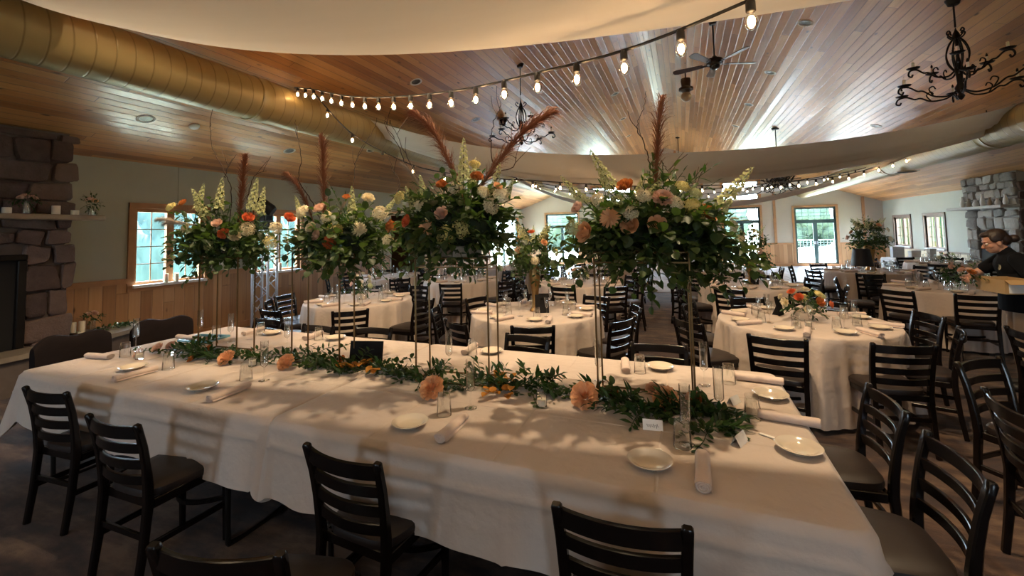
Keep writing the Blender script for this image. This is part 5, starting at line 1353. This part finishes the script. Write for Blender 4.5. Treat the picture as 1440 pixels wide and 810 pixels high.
A_=TABLES['B']; vase_bouquet(A_[0],A_[1],'tall gold trumpet vase bouquet with coral rose between the two big bouquets',[(0,0),(.07,0),(.072,.012),(.045,.05),(.038,.12),(.042,.22),(.06,.34),(.068,.42),(.062,.47),(.055,.50),(.06,.53),(.05,.53),(.045,.5),(0,.48)],'gold',['rose_coral','clus_yellow','rose_peach','carn_peach','clus_creamp','rose_blush','clus_yellow','rose_rust','clus_creamp'],11,.26,.36,.16,46,5)
A_=TABLES['H']; vase_bouquet(A_[0],A_[1],'slim brown cone vase with yellow bloom and tall greenery',[(0,0),(.05,0),(.052,.01),(.014,.03),(.012,.14),(.03,.20),(.05,.32),(.062,.42),(.056,.42),(.045,.32),(0,.25)],'gold',['clus_yellow','rose_blush','clus_creamp','rose_creamp','clus_yellow','carn_blush','clus_creamp'],12,.30,.42,.16,50,4)
o=C.objects[-1]
A_=TABLES['J']; vase_bouquet(A_[0]+.05,A_[1]+.1,'big bushy bouquet in a gold vase on the right, by the double door',[(0,0),(.10,0),(.102,.015),(.07,.06),(.06,.16),(.075,.30),(.10,.42),(.11,.52),(.10,.52),(.085,.42),(0,.36)],'gold',['carn_creamp','clus_creamp','rose_peach','clus_spire','rose_creamp','clus_creamp','rose_rust','clus_spire','carn_creamp','rose_blush','clus_creamp','clus_creamp'],13,.36,.40,.20,64,7)
# ---------------------------------------------------------------- signs, cards, candles
M['signblack']=simple('sign_black',(.006,.005,.005),.75,spec=.2)
def sign(x,y,rz,w,h,label,lean=.18):
    t=thing('table_sign',label,'sign',(x,y,TOP+.001),rz)
    A=RX(-lean); mb=MB(); mb.bbox((-w/2,-.006,.0),(w/2,.006,h),.002,A); mb.build('board',M['signblack'],t)
    mb=MB(); mb.add([(-w*.18,.0,0),(w*.18,0,0),(w*.10,.012,h*.8),(-w*.10,.012,h*.8),(-w*.18,h*.42,0),(w*.18,h*.42,0)],[(0,1,5,4),(0,4,3),(1,2,5),(4,5,2,3)])
    mb.build('easel_back',M['signblack'],t)
sign(-2.245,2.62,radians(14),.26,.145,'small black framed sign standing in the garland, back turned')
sign(-1.55,4.78,radians(20),.16,.21,'black sign beside the gold trumpet vase')
sign(.93,5.30,radians(60),.13,.20,'black sign beside the coral bouquet on the front right table')
sign(1.05,8.05,radians(-15),.14,.20,'black sign behind the slim brown vase')
t=thing('table_lamp','black drum lampshade on a clear stem beside the big bushy bouquet','lamp',(3.26,10.45,TOP+.001))
mb=MB(); mb.lathe([(0,0),(.09,0),(.09,.012),(.03,.03),(.022,.06),(.03,.12),(.022,.16),(.012,.18),(.012,.22),(0,.22)],18); mb.build('lamp_base',M['glass'],t)
mb=MB(); mb.lathe([(.185,.13),(.135,.46),(.131,.46),(.181,.13)],32); mb.lathe([(.181,.13),(.185,.13)],32); mb.build('lamp_shade',M['blackm'],t)
def card(x,y,rz,label,s=1.):
    mb=MB(); w=.045*s; h=.042*s; d=.022*s
    mb.add([(-w,-d,0),(w,-d,0),(w,0,h),(-w,0,h),(-w,d,0),(w,d,0),(-w,-d+.001,0),(w,-d+.001,0),(w,0,h-.0015),(-w,0,h-.0015),(-w,d-.001,0),(w,d-.001,0)],[(0,1,2,3),(3,2,5,4),(6,9,8,7),(9,10,11,8)])
    o=mb.build('place_card',M['white'],None,False,loc=(x,y,TOP+.0012),rot=(0,0,rz)); return tag(o,label,'card','white tent cards on the head table')
p=atZ(918,603,TOP); c=card(p.x,p.y,.1,'white place card with handwriting in front of the right garland')
mb=MB(); sc=[(-.028+.0028*k,-.0225+.0005+.022*(.012+.008*sin(k*1.9)+.004*sin(k*3.1))/.042,.010+.010*sin(k*1.9)*.6+.006*sin(k*3.1)+.008) for k in range(21)]
sc=[(x,-.022+z*.022/.042-.0008,z) for x,_,z in sc]; mb.tube(smoothpath(sc,3),.0006,4); mb.build('handwriting',M['iron'],c)
p=atZ(1040,623,TOP); card(p.x,p.y,1.1,'white tent card standing by the nearer right plate')
p=atZ(1032,567,TOP); card(p.x,p.y,1.0,'white tent card by the leaves near the farther right plate',.9)
p=atZ(926,636,TOP); mb=MB(); mb.bbox((-.016,-.011,0),(.016,.011,.012),.003); o=mb.build('favor_tin',M['white'],None,loc=(p.x,p.y,TOP+.001),rot=(0,0,.3)); tag(o,'tiny white favour tin beside the plate nearest the camera','favor')
p=atZ(1085,616,TOP); mb=MB(); mb.bbox((-.05,-.008,0),(.05,.008,.006),.002); o=mb.build('favor_stick',M['white'],None,loc=(p.x,p.y,TOP+.001),rot=(0,0,-.5)); tag(o,'thin white wrapped favour beside the nearer right plate','favor')
def votive(p,label,group='votive candles',h=.065,r=.028,lit=False):
    t=thing('votive_candle',label,'candle',p,0,group)
    mb=MB(); mb.lathe([(0,0),(r*.9,0),(r,.004),(r*1.04,h),(r*.95,h),(r*.9,.008),(0,.006)],20); mb.build('glass_cup',M['glass'],t)
    mb=MB(); mb.lathe([(0,.008),(r*.84,.008),(r*.84,h*.62),(0,h*.6)],16); mb.build('wax',M['wax'],t)
    mb=MB(); mb.tube([(0,0,h*.6),(0,.001,h*.6+.01)],.001,5); mb.build('wick',M['iron'],t)
    return t
for px,py,l in [(762,572,'votive candle in glass in front of the right half garland'),(355,515,'votive candle in glass by the flute between the left stands'),(196,505,'small votive candle at the left end near the blush roses')]:
    p=atZ(px,py,TOP); votive((p.x,p.y,TOP+.001),l)
for dx,dy,l in [(-.12,-.3,'votive candle left of the coral bouquet on the front right table'),(-.02,-.32,'votive candle in front of the coral bouquet, right one')]:
    votive((1.07+dx,5.09+dy,TOP+.001),l)
def pillar(p,h,r,label,lit=False):
    t=thing('pillar_candle',label,'candle',p,0,'candles by the left fireplace')
    mb=MB(); mb.lathe([(0,0),(r*.98,0),(r,.003),(r,h-.004),(r*.95,h),(r*.6,h-.003),(0,h-.006)],20); mb.build('wax',M['wax'],t)
    mb=MB(); mb.tube([(0,0,h-.006),(.001,0,h+.012)],.0013,5); mb.build('wick',M['iron'],t)
    if lit: mb=MB(); mb.lathe([(0,h+.006),(.006,h+.015),(.004,h+.028),(0,h+.042)],8); mb.build('flame',M['flame'],t)
    return t
def onX(px,py,X): return atX(px,py,X)
HZ=.4565
for px,py,h,r,l,lit in [(12,485,.13,.04,'pale pillar candle at the left edge of the hearth',0),(33,483,.10,.038,'glowing candle on the hearth left of the roses',1),(102,468,.14,.035,'tall cream candle on the hearth, left of a pair',0),(115,468,.16,.035,'tallest cream candle on the hearth, right of a pair',0),(113,472,.05,.028,'short white candle before the candle pair on the hearth',0),(3,478,.10,.04,'short pillar candle at the very left on the hearth',0)]:
    p=atZ(px,py,HZ); pillar((p.x,p.y,HZ),h,r,l,bool(lit))
for y,h,l in [(2.44,.07,'small white candle on the fireplace mantel, left'),(2.86,.11,'white pillar candle on the fireplace mantel, middle'),(3.06-.02,.06,'small white candle on the fireplace mantel, right')]:
    pillar((-7.27,y-.0,2.056),h,.04,l)
def posy(x,y,z,label,fl,seed,vh=.13,r=.09):
    rg=random.Random(seed); o0=Vector((x,y,z+.001)); t=thing('posy_vase',label,'flowers',o0,0,'small flower vases by the left fireplace')
    mb=MB(); mb.lathe([(0,0),(.034,0),(.036,.008),(.03,vh*.7),(.022,vh),(.019,vh),(.026,vh*.7),(.031,.01),(0,.008)],18); mb.build('vase',M['glass'],t)
    foliage(t,o0,o0+Vector((0,0,vh+.02)),r,r,.08,.05,12,rg,.05,.022,'ruscus',False,.4,'foliage',(.06,.13),.6,(4,7))
    for k,kind in enumerate(fl):
        a=k*2.1+seed; bloom(kind,o0+Vector((cos(a)*r*.5,sin(a)*r*.5,vh+.06+.02*(k%2))),Vector((cos(a)*.6,sin(a)*.6,1)),.045,t,a,o0)
posy(-7.27,2.60,2.056,'pink rose vase with dark leaves on the mantel left',['rose_blush','carn_blush','rose_blush'],1,r=.12)
posy(-7.25,3.20,2.056,'single peach rose vase at the right end of the mantel',['rose_peach','rose_blush'],2,r=.05)
p=atZ(78,478,HZ); posy(p.x,p.y,HZ,'small rose vase on the hearth left of the candle pair',['rose_blush','rose_peach'],3,vh=.10,r=.08)
p=atZ(118,462,HZ); posy(max(p.x,-7.78),p.y-.05,HZ,'rose and dark leaf vase behind the candle pair on the hearth',['rose_blush','carn_blush'],4,vh=.17,r=.13)
mb=MB();ti=[];rg=random.Random(78); o0=atZ(140,465,HZ)
for k in range(9): spray(mb,ti,Vector((rg.uniform(-.1,.05),rg.uniform(-.15,.3),.015)),Vector((rg.uniform(-.4,.6),1,rg.uniform(.05,.3))),.22,10,.06,.03,.25,rg)
mb.v=[(x,y,max(z,.003)) for x,y,z in mb.v]
me=mb.mesh('leaf_garland',M['ruscus'],True,0); set_tint(me,ti); tag(link('leaf_garland',me,None,(o0.x,o0.y,HZ)),'dark green leaf garland trailing along the hearth top','garland')
# mirror tray at the left end
p=atZ(262,493,TOP); t=thing('mirror_tray','bright mirrored tray with bluish rim at the left end of the head table','tray',(-4.22,2.72,TOP+.001),radians(10))
mb=MB(); mb.bbox((-.16,-.11,0),(.16,.11,.008),.003); mb.build('mirror',simple('mirror_glass',(.75,.82,.88),.06,1),t)
mb=MB()
for sx in(-1,1): mb.bbox((sx*.165-.006,-.12,0),(sx*.165+.006,.12,.02),.002)
for sy in(-1,1): mb.bbox((-.17,sy*.115-.006,0),(.17,sy*.115+.006,.02),.002)
mb.build('rim',simple('blue_acrylic',(.20,.45,.60),.15),t)
for px,py,l in [(398,379,'white candle on the second window sill'),]:
    p=atX(px,py,-7.98)
for y,l in [(4.50,'white candle on the first window sill, left of the centre post'),(4.66,'white candle on the first window sill, right of the centre post')]:
    pillar((-7.965,y,1.013),.14,.035,l)['group']='candles on the first window sill'
pillar((-7.965,6.66,1.013),.16,.035,'white candle on the second window sill')['group']='candle on the second window sill'
# right mantel ornaments
for k in range(7):
    y=13.2+.27*k; h=[.24,.16,.20,.30,.18,.22,.28][k]
    mb=MB(); s=[.05,.06,.045,.05,.065,.05,.055][k]
    mb.lathe([(0,0),(s*.7,0),(s,h*.25),(s*.8,h*.55),(s*.4,h*.8),(s*.55,h),(s*.45,h),(s*.3,h*.8),(0,h*.7)],16)
    o=mb.build('mantel_vase',M['white'] if k%3!=2 else M['mantel'],None,loc=(6.86,y,2.091))
    tag(o,'%s vase on the grey fireplace mantel, %s from the right'%(['small pale','squat pale','slim brownish','tall pale','round pale','slender brownish','large pale'][k],['first','second','third','fourth','fifth','sixth','seventh'][k]),'vase','vases on the right mantel')
# far-end stage skirt, notice and speaker
t=thing('skirted_stage','low stage with white gathered skirt on the dance floor at centre','stage',(-.5,19.6,.013))
mb=MB(); mb.bbox((-1.55,-.5,.02),(1.55,.9,.58),.01); mb.build('deck',M['blackm'],t)
mb=MB(); mb.grid(lambda u,v:Vector((lerp(-1.58,1.58,u),-.53-.018*sin(150*u),lerp(0,.60,v))),200,2); mb.build('skirt',simple('white_skirt',(.80,.80,.82),.8,var=.04),t,ang=0)
t=thing('pa_speaker','black box speaker on the floor left of the white skirted stage','speaker',(-2.36,19.9,.013))
mb=MB(); mb.bbox((-.20,-.18,0),(.20,.18,.62),.012); mb.build('cabinet',M['blackm'],t)
mb=MB(); mb.bbox((-.17,-.188,.04),(.17,-.178,.58),.004); mb.build('grille',M['iron'],t)
t=thing('framed_notice','white patterned print leaning on the far pine wainscot','picture',(-3.0,21.42,.013)); A=RX(-.14)
mb=MB(); mb.bbox((-.30,-.012,0),(.30,.012,.62),.004,A); mb.build('frame',M['white'],t)
mb=MB(); mb.bbox((-.26,-.016,.04),(.26,-.0125,.58),.001,A); nt_=NT('print'); v=nt_.n('ShaderNodeTexVoronoi',{'Vector':nt_.coord(),'Scale':9.}).outputs['Distance']; nt_.bsdf(Base_Color=nt_.ramp(v,[(.2,(.30,.42,.55)),(.6,(.80,.84,.88))]),Roughness=.5); mb.build('print',nt_.mat,t)
mb=MB(); mb.bbox((-.045,-.006,-.06),(.045,0.,.06),.003); mb.bbox((-.012,-.010,-.028),(.012,-.006,.028),.002)
p=atX(304,377,-8.0); o=mb.build('wall_switch',M['white'],None,loc=(-7.992,5.42,1.27),rot=(0,0,pi/2)); tag(o,'white wall switch right of the first left window','switch')
# ---------------------------------------------------------------- the woman carrying a box
M['skin']=simple('skin',(.50,.27,.18),.5,var=.06,Subsurface_Weight=.08)
M['shirt']=simple('black_polo',(.005,.0055,.007),.9,spec=.15,var=.2,bump=.2,bs=60)
M['khaki']=simple('khaki_trousers',(.28,.21,.15),.9,var=.12,bump=.3,bs=40)
M['hair']=simple('dark_brown_hair',(.022,.011,.007),.45,var=.4,vs=40,bump=.5,bs=120)
M['card']=simple('cardboard',(.36,.24,.11),.8,var=.08)
def cap(mb,a,b,ra,rb,n=14):
    a=Vector(a);b=Vector(b);d=(b-a); L=d.length; A=T(*a)@align(d); prof=[(0,-ra)]
    for k in range(1,5): t=-pi/2+pi/2*k/5; prof.append((ra*cos(t),ra*sin(t)))
    prof+=[(ra,0),(rb,L)]
    for k in range(1,5): t=pi/2*k/5; prof.append((rb*cos(t),L+rb*sin(t)))
    prof.append((0,L+rb)); mb.lathe(prof,n,A)
def limb(mb,pts,rs):
    for (a,b,ra,rb) in zip(pts,pts[1:],rs,rs[1:]): cap(mb,a,b,ra,rb)
def fused(name,mb,mat,parent,vox,smooth=3):
    me=mb.mesh(name,mat,True,0); o=bpy.data.objects.new(name,me); C.objects.link(o)
    m=o.modifiers.new('r','REMESH'); m.mode='VOXEL'; m.voxel_size=vox; m.use_smooth_shade=True
    s=o.modifiers.new('s','SMOOTH'); s.iterations=smooth; s.factor=.5
    dg=bpy.context.evaluated_depsgraph_get(); me2=bpy.data.meshes.new_from_object(o.evaluated_get(dg))
    me2.name=name; bpy.data.objects.remove(o); 
    if not me2.materials: me2.materials.append(mat)
    me2.polygons.foreach_set('use_smooth',[True]*len(me2.polygons))
    return link(name,me2,parent)
WX,WY,WF=3.17,6.0,radians(170)
wm=thing('person','woman in a black polo and khaki trousers, dark hair tied back, carrying a cardboard box','person',(WX,WY,.003),WF-pi/2)
Wi=(T(WX,WY,.003)@RZ(WF-pi/2)).inverted()
boxc=Wi@atF(1414,399,4.20); lh=Wi@atF(1424,399,4.06); rh=Wi@atF(1360,390,4.42)
hd=Vector((0,.15,1.475))
mb=MB()
# legs, hips, torso, neck
limb(mb,[(-.09,0,.88),(-.10,.03,.48),(-.105,-.02,.09)],[.085,.055,.036]); limb(mb,[(.09,0,.88),(.10,.0,.48),(.105,-.05,.09)],[.085,.055,.036])
for sx in (-1,1): limb(mb,[(sx*.105,-.05,.05),(sx*.11,.10,.035)],[.042,.03])
mb.ball((0,-.01,.93),1,18,12,(.165,.115,.13)); mb.ball((0,.02,1.10),1,18,12,(.145,.10,.16)); mb.ball((0,.05,1.24),1,18,12,(.165,.105,.15))
limb(mb,[(0,.06,1.32),(0,.10,1.41)],[.06,.05])
for sx,h,el in ((-1,lh,Vector((-.27,-.03,1.10))),(1,rh,Vector((.20,.26,1.14)))):
    sh=Vector((sx*.165,.055,1.315)); wr=el.lerp(h,.86)
    limb(mb,[sh,el,wr],[.050,.038,.025])
    d=(h-el).normalized(); side=d.cross(Vector((0,0,1))).normalized(); up=side.cross(d)
    pm=wr+d*.045; mb.ball(pm,1,12,8,(.036,.036,.024)); 
    for k in range(4):   # fingers curl over what she holds
        b=wr+d*.075+side*(.026-.0175*k); L=(.036,.042,.039,.030)[k]
        limb(mb,[b,b+d*L*.8-up*.006,b+d*L*1.15-up*.026,b+d*L*1.0-up*.046],[.0095,.009,.008,.007])
    tb=wr+d*.03+side*.03*sx; limb(mb,[tb,tb+side*.018*sx+d*.02,tb+side*.012*sx+d*.05-up*.01],[.011,.010,.008])
# head: skull, jaw, nose, lips, brow, ears
A=T(*hd)@RX(-.38)
def H(p): return A@Vector(p)
def hb(c,s): mb.ball((0,0,0),1,16,12,s,M=A@T(*c))
hb((0,-.015,.05),(.074,.094,.085)); hb((0,.02,-.02),(.060,.070,.078)); hb((0,.052,-.062),(.034,.032,.028))
limb(mb,[H((0,.078,.028)),H((0,.103,-.008))],[.009,.014]); hb((0,.083,-.038),(.024,.012,.007)); hb((0,.080,-.050),(.022,.012,.007))
hb((0,.066,.045),(.052,.022,.012))
for sx in (-1,1): hb((sx*.072,-.008,.0),(.010,.020,.030)); hb((sx*.040,.052,-.012),(.024,.022,.022))
limb(mb,[(0,.10,1.40),tuple(H((0,-.01,-.05)))],[.050,.050])
fused('body',mb,M['skin'],wm,.0055,3)
for sx in (-1,1):
    mb=MB(); mb.ball((0,0,0),.0125,12,8,M=A@T(sx*.031,.070,.018)); mb.cur=1; mb.ball((0,0,0),.0066,10,6,(1,.5,1),M=A@T(sx*.031,.0805,.018)); mb.build('eye',[M['white'],M['iron']],wm)
mb=MB()
for sx in (-1,1):
    pts=[A@Vector((sx*.033+.024*cos(a),.093,.016+.018*sin(a))) for a in [2*pi*k/16 for k in range(16)]]; mb.tube(pts,.0016,5,closed=True); mb.tube([A@Vector((sx*.057,.092,.02)),A@Vector((sx*.076,.0,.022))],.0015,5)
mb.tube([A@Vector((-.010,.096,.02)),A@Vector((.010,.096,.02))],.0015,5); mb.build('glasses',M['iron'],wm)
mb=MB(); hb2=lambda c,s: mb.ball((0,0,0),1,18,12,s,M=A@T(*c))
hb2((0,-.03,.068),(.080,.094,.078)); hb2((0,-.075,.02),(.070,.055,.075)); hb2((0,.03,.108),(.058,.048,.030)); hb2((0,-.145,-.005),(.045,.042,.042))
for sx in (-1,1): hb2((sx*.066,-.01,.052),(.018,.050,.045))
fused('hair',mb,M['hair'],wm,.006,3)
mb=MB(); mb.ball((0,-.01,.90),1,18,12,(.19,.145,.13)); mb.ball((0,.0,1.0),1,18,12,(.180,.140,.16)); mb.ball((0,.02,1.12),1,18,12,(.172,.132,.17)); mb.ball((0,.05,1.25),1,18,12,(.178,.125,.135)); limb(mb,[(-.13,.05,1.33),(.13,.05,1.33)],[.062,.062])
mb.lathe([(0,.79),(1.0,.79),(1.02,.85),(.97,1.0),(.92,1.12),(0,1.14)],24,T(0,.0,0)@Matrix.Diagonal((.200,.158,1,1)))
for sx,el in ((-1,Vector((-.27,-.03,1.10))),(1,Vector((.20,.26,1.14)))):
    sh=Vector((sx*.165,.055,1.315)); limb(mb,[sh,sh.lerp(el,.62)],[.068,.064])
limb(mb,[(0,.06,1.34),(0,.085,1.385)],[.075,.064])
sh_=fused('polo_shirt',mb,M['shirt'],wm,.008,4)
mb=MB(); mb.ball((0,-.01,.90),1,18,12,(.180,.130,.11))
for sx,fy in ((-1,.03),(1,.0)): limb(mb,[(sx*.092,0,.86),(sx*.10,fy,.48),(sx*.105,fy-.04,.10)],[.094,.078,.070])
fused('trousers',mb,M['khaki'],wm,.009,4)
for sx,fy in ((-1,.0),(1,-.03)):
    mb=MB(); limb(mb,[(sx*.105,fy-.05,.045),(sx*.11,fy+.12,.040)],[.044,.040]); mb.v=[(x,y,max(z,.0)) for x,y,z in mb.v]; mb.build('shoe',M['blackm'],wm)
# pale embroidered crest on the left chest
mb=MB(); c=Vector((-.075,.165,1.235)); 
for k in range(2):
    r=.026-.008*k; mb.cur=k
    mb.add([c+Vector((r*cos(a)*.9-.0*k,-.012*abs(cos(a))+.004*k,r*sin(a)*1.15)) for a in [2*pi*j/20 for j in range(20)]],[tuple(range(20))])
e=mb.build('chest_crest',[simple('crest_thread',(.40,.36,.24),.8),simple('crest_centre',(.20,.18,.12),.8)],sh_,False)
# box and the flowers in her other hand
bx=thing('cardboard_box','open brown cardboard box held by the woman','box',(0,0,0),0); bx.matrix_world=T(*(atF(1416,401,4.17)))@RZ(WF-pi/2+.25)
mb=MB(); w,d,h=.19,.13,.065; t_=.004
mb.box((-w,-d,-h),(w,d,-h+t_)); mb.box((-w,-d,-h+t_),(-w+t_,d,h)); mb.box((w-t_,-d,-h+t_),(w,d,h)); mb.box((-w+t_,-d,-h+t_),(w-t_,-d+t_,h)); mb.box((-w+t_,d-t_,-h+t_),(w-t_,d,h))
mb.build('carton',M['card'],bx,False)
for sx in (-1,1):
    mb=MB(); mb.box((0,-d,0),(.075,d,.003),T(sx*w,0,h)@RZ(0 if sx>0 else pi)@RY(.5)); mb.build('flap',M['card'],bx,False)
mb=MB(); mb.box((-w-.002,-d*.8,-h+.01),(-w-.0005,d*.8,h-.012)); mb.build('paper_label',M['white'],bx,False)
p=atF(1362,392,4.36); o0=p; t=thing('held_posy','dusky pink flowers held out in the woman\'s hand','flowers',p)
rg=random.Random(5); foliage(t,o0,o0+Vector((0,0,.03)),.07,.07,.07,.07,10,rg,.05,.022,'ruscus',False,.4,'foliage',(.05,.10),.6,(4,6))
for k,kd in enumerate(['rose_blush','carn_blush','rose_rust','rose_blush']):
    a=k*2.4; bloom(kd,o0+Vector((cos(a)*.05,sin(a)*.05,.07+.015*(k%2))),Vector((cos(a)*.7,sin(a)*.7,1)),.035,t,a,o0)
